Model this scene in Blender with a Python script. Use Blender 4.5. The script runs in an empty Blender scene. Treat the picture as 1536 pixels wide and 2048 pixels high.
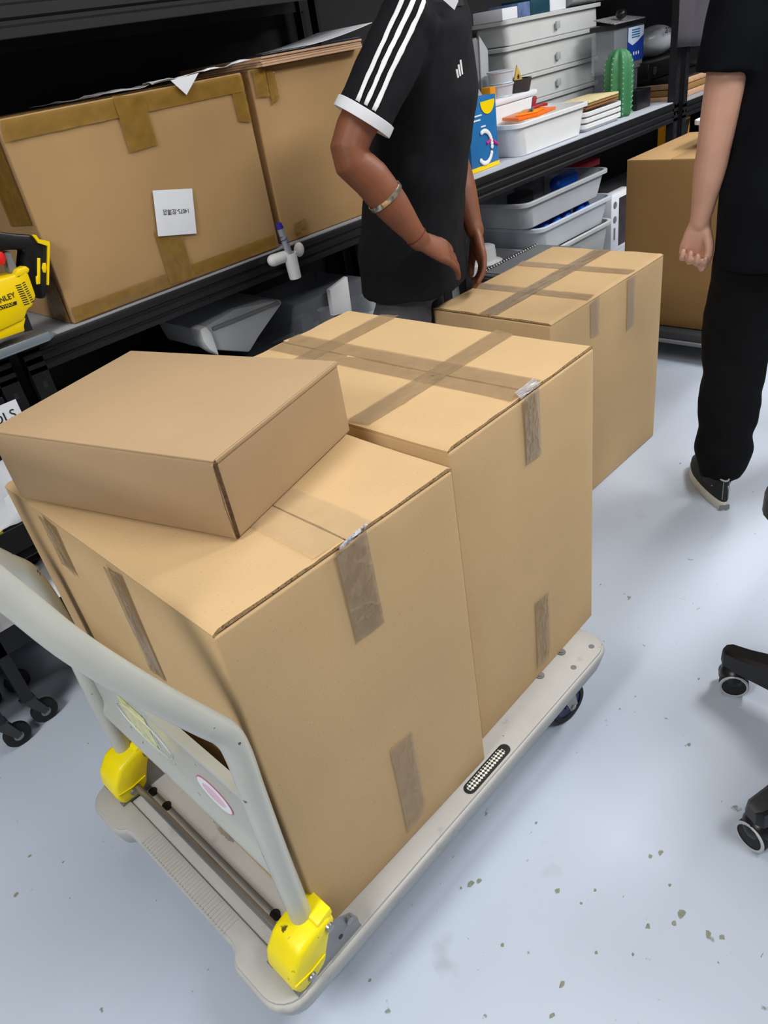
import bpy, bmesh, math, random
from mathutils import Vector, Matrix, noise
from mathutils.bvhtree import BVHTree
random.seed(7)
SC = bpy.context.scene
COL = SC.collection
# ---------------------------------------------------------------- camera
CAM = Vector((-0.1302, -0.5466, 1.3178))
RC = Matrix(((0.675996, -0.72149089, -0.14993435), (-0.48574097, -0.28326547, -0.82693191), (0.55415262, 0.63183192, -0.541944)))
FPX = 1460.68
cd = bpy.data.cameras.new('camera'); cam = bpy.data.objects.new('camera', cd); COL.objects.link(cam)
cam.matrix_world = Matrix(((RC[0][0], -RC[1][0], -RC[2][0], CAM[0]), (RC[0][1], -RC[1][1], -RC[2][1], CAM[1]), (RC[0][2], -RC[1][2], -RC[2][2], CAM[2]), (0, 0, 0, 1)))
cd.sensor_fit = 'VERTICAL'; cd.sensor_height = 24; cd.lens = 24*FPX/2048; cd.clip_start = 0.02
SC.camera = cam
# ---------------------------------------------------------------- light
w = bpy.data.worlds.new('world'); SC.world = w; w.use_nodes = True
w.node_tree.nodes['Background'].inputs[0].default_value = (0.75, 0.85, 1, 1); w.node_tree.nodes['Background'].inputs[1].default_value = 0.05
LIGHTS = [  # x, y, size x, size y, power, rotation
    (2.9, -0.65, 1.2, 0.5, 41), (1.1, -1.3, 1.2, 0.5, 27), (4.4, 0.3, 1.2, 0.5, 24), (-1.8, 0.0, 1.2, 0.5, 44), (0.5, 0.6, 1.2, 0.5, 4)]  # second and fourth are unseen fill lamps, added to brighten box fronts and left side
CEIL = 2.7
def area(x, y, sx, sy, p):
    l = bpy.data.lights.new('ceiling_lamp_light', 'AREA'); l.shape = 'RECTANGLE'; l.size = sx; l.size_y = sy; l.energy = p; l.color = (1, 0.985, 0.96)
    o = bpy.data.objects.new('ceiling_lamp_light', l); COL.objects.link(o); o.location = (x, y, CEIL-0.09)
for L in LIGHTS: area(*L)
vs = SC.view_settings; vs.view_transform = 'Standard'; vs.look = 'None'; vs.gamma = 1; vs.use_curve_mapping = False; vs.exposure = 0.61
# ---------------------------------------------------------------- helpers
def ray(u, v):
    d = Vector(((u-768)/FPX, (v-1024)/FPX, 1)); return (RC.transposed() @ d).normalized()
def at(u, v, **k):            # a photograph pixel on a plane x=, y= or z= of the room
    (a, val), = k.items(); i = 'xyz'.index(a); d = ray(u, v); return CAM + d*((val-CAM[i])/d[i])
def s2l(c): return tuple(((x/255)/12.92 if x/255 <= .04045 else ((x/255+.055)/1.055)**2.4) for x in c)
def node(nt, t, **k):
    n = nt.nodes.new(t)
    for a, b in k.items():
        if a.startswith('i_'): n.inputs[a[2:].replace('_', ' ')].default_value = b
        else: setattr(n, a, b)
    return n
MATS = {}
def mat(name, col, rough=.6, metal=0, var=.0, vscale=8, bump=0, bscale=60, alpha=1, trans=0, emit=0, spec=.5, coat=0, stretch=(1, 1, 1), ior=1.45):
    m = bpy.data.materials.new(name); MATS[name] = m; m.use_nodes = True; nt = m.node_tree; b = nt.nodes['Principled BSDF']
    c = (*s2l(col), 1)
    b.inputs['Base Color'].default_value = c; b.inputs['Roughness'].default_value = rough; b.inputs['Metallic'].default_value = metal
    b.inputs['Alpha'].default_value = alpha; b.inputs['Transmission Weight'].default_value = trans; b.inputs['Specular IOR Level'].default_value = spec
    b.inputs['Coat Weight'].default_value = coat; b.inputs['IOR'].default_value = ior
    if emit: b.inputs['Emission Color'].default_value = c; b.inputs['Emission Strength'].default_value = emit
    tc = node(nt, 'ShaderNodeTexCoord'); mp = node(nt, 'ShaderNodeMapping'); mp.inputs['Scale'].default_value = stretch
    nt.links.new(tc.outputs['Object'], mp.inputs[0])
    n = node(nt, 'ShaderNodeTexNoise', i_Scale=vscale, i_Detail=5.0)
    nt.links.new(mp.outputs[0], n.inputs[0])
    r = node(nt, 'ShaderNodeMapRange', i_To_Min=1-var, i_To_Max=1+var); r.inputs['From Min'].default_value = .3; r.inputs['From Max'].default_value = .7
    nt.links.new(n.outputs[0], r.inputs[0])
    h = node(nt, 'ShaderNodeHueSaturation'); h.inputs['Color'].default_value = c
    nt.links.new(r.outputs[0], h.inputs['Value']); nt.links.new(h.outputs[0], b.inputs['Base Color'])
    if bump:
        n2 = node(nt, 'ShaderNodeTexNoise', i_Scale=bscale, i_Detail=3.0); nt.links.new(mp.outputs[0], n2.inputs[0])
        bp = node(nt, 'ShaderNodeBump', i_Strength=bump, i_Distance=.002); nt.links.new(n2.outputs[0], bp.inputs['Height']); nt.links.new(bp.outputs[0], b.inputs['Normal'])
    m['h'] = h.name
    return m
def specks(m, thr, scale, col, soft=.02, detail=4, stretch=None):   # worn or printed flecks with a shape of their own
    nt = m.node_tree; b = nt.nodes['Principled BSDF']; src = b.inputs['Base Color'].links[0].from_socket
    tc = node(nt, 'ShaderNodeTexCoord'); n = node(nt, 'ShaderNodeTexNoise', i_Scale=scale, i_Detail=float(detail))
    if stretch:
        mp = node(nt, 'ShaderNodeMapping'); mp.inputs['Scale'].default_value = stretch; nt.links.new(tc.outputs['Object'], mp.inputs[0]); nt.links.new(mp.outputs[0], n.inputs[0])
    else: nt.links.new(tc.outputs['Object'], n.inputs[0])
    r = node(nt, 'ShaderNodeMapRange'); r.inputs['From Min'].default_value = thr; r.inputs['From Max'].default_value = thr+soft
    nt.links.new(n.outputs[0], r.inputs[0])
    mx = node(nt, 'ShaderNodeMix', data_type='RGBA'); nt.links.new(r.outputs[0], mx.inputs[0]); nt.links.new(src, mx.inputs[6]); mx.inputs[7].default_value = (*s2l(col), 1)
    nt.links.new(mx.outputs[2], b.inputs['Base Color']); return m
CARD = (200, 169, 126)
card = mat('cardboard', CARD, .82, var=.05, vscale=5, bump=.12, bscale=300, spec=.25)
specks(card, .67, 520, (160, 124, 82), .05); specks(card, .74, 300, (216, 190, 150), .05)
card2 = mat('pale_cardboard', (174, 147, 114), .82, var=.04, vscale=5, bump=.12, bscale=300, spec=.25)
specks(card2, .66, 480, (165, 130, 92), .05); specks(card2, .74, 260, (218, 194, 158), .05)
cardold = mat('aged_cardboard', (176, 142, 98), .8, var=.07, vscale=4, bump=.2, bscale=140, spec=.25)
carddim = mat('brown_cardboard', (150, 116, 72), .85, var=.05, vscale=4, spec=.2)
edge = mat('corrugated_edge', (172, 138, 96), .9, var=.25, vscale=260)
specks(edge, .60, 240, (96, 72, 48), .08, 2)
edge_dark = mat('corrugated_gap', (84, 62, 42), .9, var=.5, vscale=200)
dark_gap = mat('dark_gap', (40, 30, 22), .9)
def tape_mat(name, col, al, rough=.13):
    m = mat(name, col, rough, var=.12, vscale=35, spec=.6, alpha=al)
    nt = m.node_tree; b = nt.nodes['Principled BSDF']
    tc = node(nt, 'ShaderNodeTexCoord')
    n = node(nt, 'ShaderNodeTexNoise', i_Scale=26.0, i_Detail=3.0, i_Distortion=1.2, noise_type='RIDGED_MULTIFRACTAL'); nt.links.new(tc.outputs['Object'], n.inputs[0])
    bp = node(nt, 'ShaderNodeBump', i_Strength=.3, i_Distance=.003); nt.links.new(n.outputs[0], bp.inputs['Height']); nt.links.new(bp.outputs[0], b.inputs['Normal'])
    return m
tape_c = tape_mat('clear_packing_tape', (166, 142, 110), .55)
tape_d = tape_mat('grey_clear_tape', (152, 132, 106), .66)
tape_t = tape_mat('thin_clear_tape', (205, 184, 150), .3)
tape_b = tape_mat('brown_packing_tape', (146, 112, 48), .8, .22)
black = mat('black_painted_steel', (24, 24, 27), .42, var=.15, vscale=12, bump=.1, bscale=90)
black2 = mat('black_plastic', (18, 18, 21), .35)
rubber = mat('black_rubber', (26, 26, 28), .7)
deckgrey = mat('shelf_board_grey', (150, 150, 156), .6, var=.06)
steel = mat('zinc_steel', (150, 150, 148), .35, metal=.8, var=.1)
steeld = mat('grey_bracket_steel', (132, 134, 136), .4, metal=.3, var=.12, vscale=25)
tgrey = mat('trolley_grey_plastic', (178, 177, 174), .5, var=.05, vscale=9, bump=.15, bscale=220)
specks(tgrey, .63, 16, (142, 140, 136), .12, 8); specks(tgrey, .72, 60, (92, 88, 82), .03, 6, (1, 1, 1))
tube_m = mat('trolley_handle_paint', (184, 186, 178), .3, var=.04, vscale=10, coat=.3)
specks(tube_m, .70, 55, (74, 66, 58), .02, 6)
yellow = mat('yellow_plastic', (246, 226, 10), .4, var=.05, vscale=14, bump=.5, bscale=40)
specks(yellow, .66, 42, (90, 80, 24), .04, 6)
ywrap = mat('jigsaw_yellow', (250, 214, 0), .35)
white = mat('white_plastic', (232, 234, 236), .35, var=.02)
whitep = mat('white_paper', (232, 235, 242), .6, var=.02)
frost = mat('frosted_plastic', (214, 222, 232), .35, var=.04, alpha=.88)
binw = mat('white_bin_plastic', (206, 209, 210), .4, var=.04)
bing = mat('grey_bin_plastic', (186, 190, 196), .42, var=.06)
skin1 = mat('brown_skin', (128, 78, 54), .5, var=.07, vscale=20, bump=.2, bscale=120)
skin2 = mat('light_skin', (206, 158, 136), .5, var=.06, vscale=18, bump=.15, bscale=120)
shirt_m = mat('black_cotton', (25, 25, 29), .85, var=.1, vscale=40, bump=.3, bscale=500, spec=.2)
shirt2_m = mat('navy_black_cotton', (14, 16, 22), .9, var=.1, vscale=30, spec=.15)
pants1 = mat('grey_cotton', (84, 84, 90), .85, var=.08, vscale=30, bump=.2, bscale=400, spec=.2)
pants2 = mat('black_trouser_cloth', (16, 16, 18), .9, var=.12, vscale=20, spec=.15)
hair = mat('black_hair', (14, 12, 11), .6)
orange = mat('orange_film', (255, 120, 10), .3, emit=0)
red = mat('red_plastic', (165, 20, 34), .35)
redbr = mat('bright_red_plastic', (232, 40, 40), .35)
blue = mat('blue_plastic', (16, 84, 196), .4, var=.06)
blubox = mat('blue_carton', (34, 112, 176), .4, var=.05)
blusky = mat('pale_blue_carton', (150, 180, 214), .4)
green = mat('cactus_green', (62, 128, 84), .5, var=.1, vscale=30)
greend = mat('cactus_dark_green', (30, 84, 52), .55)
cream = mat('cream_foam', (222, 206, 158), .7, var=.1, vscale=40)
pot_m = mat('dark_grey_pot', (60, 54, 54), .6)
teal = mat('teal_carton', (18, 66, 82), .5)
grey = mat('grey_plastic', (120, 122, 126), .45, var=.05)
greyd = mat('dark_grey_plastic', (58, 60, 64), .5, var=.05)
greyl = mat('light_grey_plastic', (176, 180, 184), .4, var=.04)
clear = mat('clear_acrylic', (200, 208, 216), .12, alpha=.28, spec=.6)
smoke = mat('smoke_acrylic', (140, 146, 156), .15, alpha=.45, spec=.6)
bag = mat('clear_film', (225, 228, 235), .2, alpha=.5, bump=.8, bscale=40)
silver = mat('polished_silver', (226, 214, 190), .18, metal=.9)
cloth = mat('grey_cloth', (72, 70, 76), .9, var=.1, vscale=8, spec=.2)
navy = mat('navy_wheel', (20, 30, 84), .35)
blk = mat('black_ink', (30, 30, 34), .6)
inkg = mat('grey_ink', (110, 112, 124), .6)
inkw = mat('white_ink', (236, 238, 240), .6)
darkred = mat('dark_red_carton', (96, 22, 30), .5)
brown = mat('brown_wood', (140, 92, 52), .6, var=.15, vscale=20, stretch=(1, 8, 8))
ply = mat('stacked_board_edges', (196, 160, 128), .7, var=.1, vscale=60, stretch=(1, 1, 12))
magz = mat('glossy_cover', (34, 36, 52), .2, var=.6, vscale=26)
sole = mat('off_white_rubber', (206, 204, 194), .6)
canvas = mat('black_canvas', (30, 36, 38), .8)
pink = mat('pink_ink', (214, 120, 150), .6)
magenta = mat('magenta_ink', (190, 40, 130), .6)
orangeb = mat('orange_carton', (222, 150, 20), .5)
checker = mat('checker_pad', (220, 222, 214), .5)
nt = checker.node_tree; b = nt.nodes['Principled BSDF']; tc = node(nt, 'ShaderNodeTexCoord'); mp = node(nt, 'ShaderNodeMapping'); mp.inputs['Rotation'].default_value = (0, 0, .785)
ck = node(nt, 'ShaderNodeTexChecker', i_Scale=215.0); ck.inputs['Color1'].default_value = (.78, .8, .74, 1); ck.inputs['Color2'].default_value = (.03, .035, .03, 1)
nt.links.new(tc.outputs['Object'], mp.inputs[0]); nt.links.new(mp.outputs[0], ck.inputs[0]); nt.links.new(ck.outputs[0], b.inputs['Base Color'])
floor_m = mat('painted_concrete', (186, 197, 213), .32, var=.035, vscale=1.6, bump=.06, bscale=30, spec=.5)
specks(floor_m, .665, 5.5, (168, 175, 186), .09, 7)
specks(floor_m, .72, 10, (128, 134, 126), .015, 8)
specks(floor_m, .705, 24, (124, 130, 126), .03, 7)
specks(floor_m, .72, 40, (126, 130, 130), .03, 4, (1, 3, 1))
specks(floor_m, .74, 70, (120, 122, 122), .02, 3)
wall_dark = mat('dark_wall_paint', (44, 44, 47), .85, var=.08)
wall_light = mat('grey_wall_paint', (118, 118, 116), .85, var=.02)
ceil_m = mat('ceiling_paint', (150, 150, 148), .9)
lamp_m = mat('lamp_diffuser', (255, 252, 245), .5, emit=1.4)

PAR = {}
class MB:
    def __init__(s): s.bm = bmesh.new()
    def geom(s, bm2, M=None):
        if M is not None: bmesh.ops.transform(bm2, matrix=M, verts=bm2.verts)
        me = bpy.data.meshes.new('t'); bm2.to_mesh(me); bm2.free(); s.bm.from_mesh(me); bpy.data.meshes.remove(me); return s
    def box(s, a, b, bev=0, seg=2, M=None):
        bm = bmesh.new(); bmesh.ops.create_cube(bm, size=1)
        a = Vector(a); b = Vector(b); c = (a+b)/2; d = b-a
        for v in bm.verts: v.co = Vector((v.co.x*d.x, v.co.y*d.y, v.co.z*d.z)) + c
        if bev: bmesh.ops.bevel(bm, geom=bm.edges[:], offset=bev, segments=seg, affect='EDGES', profile=.5)
        return s.geom(bm, M)
    def loft(s, rings, cap=True, M=None, closed=True):
        bm = bmesh.new(); R = [[bm.verts.new(p) for p in r] for r in rings]; n = len(R[0])
        for i in range(len(R)-1):
            for j in range(n if closed else n-1):
                bm.faces.new((R[i][j], R[i][(j+1) % n], R[i+1][(j+1) % n], R[i+1][j]))
        if cap and closed: bm.faces.new(R[0][::-1]); bm.faces.new(R[-1])
        bmesh.ops.recalc_face_normals(bm, faces=bm.faces[:]) if cap and closed else None
        return s.geom(bm, M)
    def tube(s, pts, r, seg=12, cap=True, rnd=False):
        pts = [Vector(p) for p in pts]; rs = r if isinstance(r, (list, tuple)) else [r]*len(pts)
        rings = []; up = None
        for i, p in enumerate(pts):
            t = (pts[min(i+1, len(pts)-1)] - pts[max(i-1, 0)]).normalized()
            if up is None: up = Vector((0, 0, 1)) if abs(t.z) < .9 else Vector((1, 0, 0))
            x = up.cross(t).normalized(); y = t.cross(x).normalized(); up = y
            ring = lambda c, q: [c + (x*math.cos(a*2*math.pi/seg) + y*math.sin(a*2*math.pi/seg))*q for a in range(seg)]
            if rnd and i == 0:
                for k in (.2, .6, .88): rings.append(ring(p - t*rs[0]*math.sqrt(1-k*k), rs[0]*k))
            rings.append(ring(p, rs[i]))
            if rnd and i == len(pts)-1:
                for k in (.88, .6, .2): rings.append(ring(p + t*rs[-1]*math.sqrt(1-k*k), rs[-1]*k))
        return s.loft(rings, cap)
    def cyl(s, a, b, r, seg=20, r2=None): return s.tube([a, b], [r, r if r2 is None else r2], seg)
    def ball(s, c, r, sc=(1, 1, 1), seg=14, M=None):
        bm = bmesh.new(); bmesh.ops.create_uvsphere(bm, u_segments=seg, v_segments=seg*2//3, radius=r)
        for v in bm.verts: v.co = Vector((v.co.x*sc[0], v.co.y*sc[1], v.co.z*sc[2])) 
        if M is not None: bmesh.ops.transform(bm, matrix=M, verts=bm.verts)
        return s.geom(bm, Matrix.Translation(Vector(c)))
    def prism(s, poly, off, bev=0, M=None):   # polygon of 3-D points swept by a vector
        bm = bmesh.new(); off = Vector(off); n = len(poly)
        A = [bm.verts.new(Vector(p)) for p in poly]; B = [bm.verts.new(Vector(p)+off) for p in poly]
        bm.faces.new(A); bm.faces.new(B[::-1])
        for i in range(n): bm.faces.new((A[i], B[i], B[(i+1) % n], A[(i+1) % n]))
        bmesh.ops.recalc_face_normals(bm, faces=bm.faces[:])
        if bev: bmesh.ops.bevel(bm, geom=bm.edges[:], offset=bev, segments=2, affect='EDGES', profile=.5)
        return s.geom(bm, M)
    def lathe(s, prof, c, axis=(0, 0, 1), seg=24, cap=True):
        ax = Vector(axis).normalized(); x = ax.orthogonal().normalized(); y = ax.cross(x); c = Vector(c)
        return s.loft([[c + ax*h + (x*math.cos(2*math.pi*a/seg)+y*math.sin(2*math.pi*a/seg))*max(r, 1e-4) for a in range(seg)] for r, h in prof], cap)
    def build(s, name, m, parent=None, local=False, smooth=True, angle=35):
        me = bpy.data.meshes.new(name); s.bm.to_mesh(me); s.bm.free()
        o = bpy.data.objects.new(name, me); COL.objects.link(o); me.materials.append(m)
        if parent is not None:
            o.parent = parent; P = PAR.get(parent.name, Matrix())
            if not local: me.transform(P.inverted())
            PAR[o.name] = P
        else: PAR[o.name] = Matrix()
        if smooth:
            for p in me.polygons: p.use_smooth = True
            me.set_sharp_from_angle(angle=math.radians(angle))
        return o
def base(o):                                   # move a one-mesh thing's origin to its own base
    me = o.data; vs_ = [v.co for v in me.vertices]
    c = Vector((sum(v.x for v in vs_)/len(vs_), sum(v.y for v in vs_)/len(vs_), min(v.z for v in vs_)))
    me.transform(Matrix.Translation(-c)); o.location = c; PAR[o.name] = Matrix.Translation(c); return o
def tag(o, label, cat, group=None):
    o['label'] = label; o['category'] = cat
    if group: o['group'] = group
    if o.type == 'MESH': base(o)
    return o
def thing(name, label, cat, loc=(0, 0, 0), rz=0, group=None):
    o = bpy.data.objects.new(name, None); COL.objects.link(o); o.location = loc; o.rotation_euler = (0, 0, rz); o.empty_display_size = .05
    PAR[o.name] = Matrix.Translation(Vector(loc)) @ Matrix.Rotation(rz, 4, 'Z')
    o['label'] = label; o['category'] = cat
    if group: o['group'] = group
    return o
def structure(o): o['kind'] = 'structure'; return o
def text(s, size, o, ux, uy, name, m, parent, align='CENTER', thick=.0004, sx=1, sp=1):   # raised lettering: o = centre, ux, uy = reading axes
    cu = bpy.data.curves.new('t', 'FONT'); cu.body = s; cu.size = size; cu.align_x = align; cu.align_y = 'CENTER'; cu.extrude = thick; cu.space_character = sp; cu.resolution_u = 3
    t = bpy.data.objects.new('t', cu); COL.objects.link(t); dg = bpy.context.evaluated_depsgraph_get(); dg.update()
    me = bpy.data.meshes.new_from_object(t.evaluated_get(dg)); bpy.data.objects.remove(t)
    ux = Vector(ux).normalized(); uy = Vector(uy); uy = (uy - ux*uy.dot(ux)).normalized(); uz = ux.cross(uy)
    M = Matrix(((ux.x*sx, uy.x, uz.x, o[0]), (ux.y*sx, uy.y, uz.y, o[1]), (ux.z*sx, uy.z, uz.z, o[2]), (0, 0, 0, 1)))
    me.transform(M); me.transform(PAR[parent.name].inverted()); me.materials.clear(); me.materials.append(m)
    ob = bpy.data.objects.new(name, me); COL.objects.link(ob); ob.parent = parent; return ob
def rrect(cx, cy, z, sx, sy, r, n=5):
    r = min(r, sx*.49, sy*.49); P = []
    for (qx, qy, a0) in ((1, 1, 0), (-1, 1, 90), (-1, -1, 180), (1, -1, 270)):
        for k in range(n+1):
            a = math.radians(a0 + 90*k/n); P.append(Vector((cx+qx*(sx/2-r)+r*math.cos(a), cy+qy*(sy/2-r)+r*math.sin(a), z)))
    return P

# ---------------------------------------------------------------- room
floor = structure(MB().box((-2.6, -3.2, -.05), (5.8, 2.1, 0)).build('floor', floor_m))
chip_m = mat('bared_concrete_fleck', (134, 138, 122), .8, var=.2, vscale=200); rc = random.Random(3)
for u, v, r_ in ((1300, 1713, 7), (1322, 1706, 7), (1364, 1829, 10), (1348, 1846, 6), (1295, 1853, 6), (1415, 1866, 7), (1443, 1874, 7), (942, 1768, 9), (958, 1762, 7), (922, 1776, 4), (1124, 1970, 8), (1104, 2032, 6), (1266, 1909, 4),
                 (1115, 1782, 6), (1072, 1645, 4), (1162, 1806, 4), (1193, 1905, 4), (1436, 1925, 3), (32, 1790, 9), (1005, 1890, 5), (1340, 1770, 4), (126, 1725, 4), (1398, 1358, 4), (1190, 1781, 4), (740, 1960, 4), (60, 1712, 5)):
    c_ = at(u, v, z=0); k_ = r_*.00085
    P_ = [(c_.x+k_*rc.uniform(.5, 1.3)*math.cos(q*.9), c_.y+k_*rc.uniform(.3, 1.0)*math.sin(q*.9), .0001) for q in range(7)]
    MB().prism(P_, (0, 0, .0005)).build('floor_fleck', chip_m, floor, smooth=False)
structure(MB().box((-2.6, 2.0, 0), (5.8, 2.1, CEIL)).build('wall_back', wall_dark))
structure(MB().box((5.7, -3.2, 0), (5.8, 2.0, CEIL)).build('wall_right', wall_dark))
structure(MB().box((-2.6, -3.2, 0), (-2.5, 2.0, CEIL)).build('wall_left', wall_light))
structure(MB().box((-2.5, -3.2, 0), (5.7, -3.1, CEIL)).build('wall_front', wall_light))
structure(MB().box((-2.6, -3.2, CEIL), (5.8, 2.1, CEIL+.05)).build('ceiling', ceil_m))
for i, L in enumerate(LIGHTS):
    x, y, sx, sy, _ = L
    t = thing('ceiling_lamp', ['long flat ceiling lamp over the far end of the trolley', 'added fill lamp on the ceiling nearest the front wall', 'long flat ceiling lamp farthest right near the dark side wall', 'added fill lamp on the ceiling nearest the grey left wall', 'long flat ceiling lamp over the loaded trolley'][i], 'ceiling lamp', (x, y, CEIL-.06), 0, 'flat ceiling lamps')
    MB().box((x-sx/2-.03, y-sy/2-.03, CEIL-.06), (x+sx/2+.03, y+sy/2+.03, CEIL), .005).build('housing', white, t)
    MB().box((x-sx/2, y-sy/2, CEIL-.066), (x+sx/2, y+sy/2, CEIL-.06)).build('diffuser', lamp_m, t)

# ---------------------------------------------------------------- cardboard boxes
def strip(parent, o, u, v, lu, lv, m=None, name='packing_tape', amp=.0016, nu=10, nv=26, seed=0, lift=.0008, taper=0, folds=0):
    """wrinkled tape laid from o along unit u (width lu) and v (length lv)"""
    rnd = random.Random(seed); o = Vector(o); u = Vector(u).normalized(); v = Vector(v).normalized(); n = u.cross(v)
    K = []
    if folds:
        nu = int(lu/.0015); nv = int(lv/.0015)
        for _ in range(folds):
            a = rnd.uniform(0, math.pi); L_ = rnd.uniform(.010, .030); cx_, cy_ = rnd.uniform(.1, .9)*lu, rnd.uniform(.05, .95)*lv
            if rnd.random() < .5: a = math.pi/2+rnd.uniform(-.35, .35); L_ *= 1.4
            K.append((cx_, cy_, math.cos(a), math.sin(a), L_, rnd.uniform(.0006, .0013)))
    bm = bmesh.new(); G = []
    e0 = rnd.uniform(-.01, .01); e1 = rnd.uniform(-.012, .012)
    for j in range(nv+1):
        row = []
        for i in range(nu+1):
            a = i/nu; b = j/nv
            q = o + u*(lu*((a-.5)*(1-taper*b)+.5)) + v*(b*lv + (e0*(a-.5) if j == 0 else 0) + (e1*(a-.5) if j == nv else 0))
            w_ = noise.noise(Vector((a*3+seed*7.3, b*lv*45, seed)))
            rdg = abs(noise.noise(Vector((a*4+b*5+seed*3.1, b*lv*22-a*2, seed+9))))
            hgt = lift + amp*max(0, w_)*.8 + (0 if folds else amp*1.6*max(0, .16-rdg)/.16*.7)
            for cx_, cy_, ca, sa, L_, hh in K:
                dx, dy = a*lu-cx_, b*lv-cy_; t_ = dx*ca+dy*sa; q_ = abs(-dx*sa+dy*ca + .0015*math.sin(t_*260))
                if abs(t_) < L_ and q_ < .0022: hgt += hh*(1-q_/.0022)*(1-(t_/L_)**2)
            row.append(bm.verts.new(q + n*hgt))
        G.append(row)
    for j in range(nv):
        for i in range(nu): bm.faces.new((G[j][i], G[j][i+1], G[j+1][i+1], G[j+1][i]))
    mb = MB(); mb.bm.free(); mb.bm = bm
    return mb.build(name, m or tape_c, parent, angle=60)
def bulged(sx, sy, sz, z0, amp, seed, bev=.004):
    bm = bmesh.new(); bmesh.ops.create_cube(bm, size=1)
    for v in bm.verts: v.co = Vector(((v.co.x+.5)*sx, (v.co.y+.5)*sy, z0+(v.co.z+.5)*(sz-z0)))
    bmesh.ops.bevel(bm, geom=bm.edges[:], offset=bev, segments=3, affect='EDGES', profile=.6)
    big = [e for e in bm.edges if e.calc_length() > .05]
    bmesh.ops.subdivide_edges(bm, edges=big, cuts=11, use_grid_fill=True)
    for v in bm.verts:
        x, y, z = v.co; a = x/sx; b = y/sy; c = (z-z0)/(sz-z0)
        k = lambda t: max(0, 4*t*(1-t))**.6
        dn = noise.noise(Vector((x*4, y*4, z*4+seed)))*amp*.5
        if min(a, 1-a) < .02: v.co.x += (1 if a > .5 else -1)*k(b)*k(c)*(amp+dn)
        if min(b, 1-b) < .02: v.co.y += (1 if b > .5 else -1)*k(a)*k(c)*(amp+dn)
    mb = MB(); mb.bm.free(); mb.bm = bm; return mb
def carton(label, loc, rz, sx, sy, sz, seam='Y', m=card, amp=.003, seed=1, gapw=.003, crease=()):
    t = thing('cardboard_box', label, 'box', loc, rz); P = PAR[t.name]
    T = .0048
    bulged(sx, sy, sz-T-.0022, 0, amp, seed).build('box_body', m, t, local=True, angle=50)
    # inner short flaps (their corrugated ends show as the dark line under the lid)
    MB().box((.003, .003, sz-T-.003), (sx-.003, sy-.003, sz-T-.0004)).build('inner_flap', edge_dark, t, local=True)
    for k in (0, 1):
        if seam == 'Y':
            x0, x1 = (0.0, sx/2-gapw/2) if k == 0 else (sx/2+gapw/2, sx); y0, y1 = .0015, sy-.0015
        else:
            x0, x1 = .0015, sx-.0015; y0, y1 = (0.0, sy/2-gapw/2) if k == 0 else (sy/2+gapw/2, sy)
        bm = bmesh.new(); n = 24; 
        for i in range(n+1):
            for j in range(n+1): 
                a = i/n; b = j/n; x = x0+(x1-x0)*a; y = y0+(y1-y0)*b
                fold = (a if k == 0 else 1-a) if seam == 'Y' else (b if k == 0 else 1-b)
                z = sz - .003*max(0, 1-fold*28)**2*1.2 + .0012*noise.noise(Vector((x*9, y*9, seed+k)))
                z += .0028*max(0, noise.noise(Vector(((y if seam == 'Y' else x)*14, seed*3+k, 0))))*max(0, fold-.86)/.14
                e = b if seam == 'Y' else a
                z += .0022*noise.noise(Vector(((x if seam == 'Y' else y)*16, seed*5+k, 4)))*max(0, .06-min(e, 1-e))/.06
                for cr in crease:
                    q = (x if seam == 'Y' else y)
                    z -= .0016*max(0, 1-abs(q-cr)/.012)
                bm.verts.new((x, y, z))
        bm.verts.ensure_lookup_table()
        for i in range(n):
            for j in range(n): bm.faces.new([bm.verts[q] for q in (i*(n+1)+j, (i+1)*(n+1)+j, (i+1)*(n+1)+j+1, i*(n+1)+j+1)])
        r = bmesh.ops.extrude_face_region(bm, geom=bm.faces[:])
        for v in [g for g in r['geom'] if isinstance(g, bmesh.types.BMVert)]: v.co.z = min(v.co.z-T+.001, sz-T)
        bmesh.ops.recalc_face_normals(bm, faces=bm.faces[:])
        mb = MB(); mb.bm.free(); mb.bm = bm; f = mb.build('top_flap', m, t, local=True, angle=40)
        f.data.materials.append(edge)
        for p in f.data.polygons:
            c = p.center; nn = p.normal
            if (seam == 'Y' and abs(nn.y) > .8) or (seam == 'X' and abs(nn.x) > .8) or (abs(nn.z) < .3 and (abs(c.x-sx/2) < gapw if seam == 'Y' else abs(c.y-sy/2) < gapw)): p.material_index = 1
    t['dims'] = 0; del t['dims']
    return t
def L2W(t, p): return PAR[t.name] @ Vector(p)
def tape_on(t, face, a, b, lw, ll, m=None, seed=0, dims=None, amp=.0016, taper=0, folds=0):
    """tape on a box face: a, b = start on the face; lw along horizontal, ll along the other way"""
    sx, sy, sz = dims; P = PAR[t.name]; R = P.to_3x3()
    if face == 'F': o, u, v = (a, -.0045, b), (1, 0, 0), (0, 0, 1)     # front y=0, measured up
    if face == 'L': o, u, v = (-.0045, a, b), (0, -1, 0), (0, 0, 1)
    if face == 'TX': o, u, v = (a, b, sz+.001), (0, 1, 0), (-1, 0, 0)   # strip running along -x on the top
    if face == 'TY': o, u, v = (a, b, sz+.001), (1, 0, 0), (0, 1, 0)
    return strip(t, P @ Vector(o), R @ Vector(u), R @ Vector(v), lw, ll, m, seed=seed, amp=amp, taper=taper, folds=folds)

HD = .19
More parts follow.
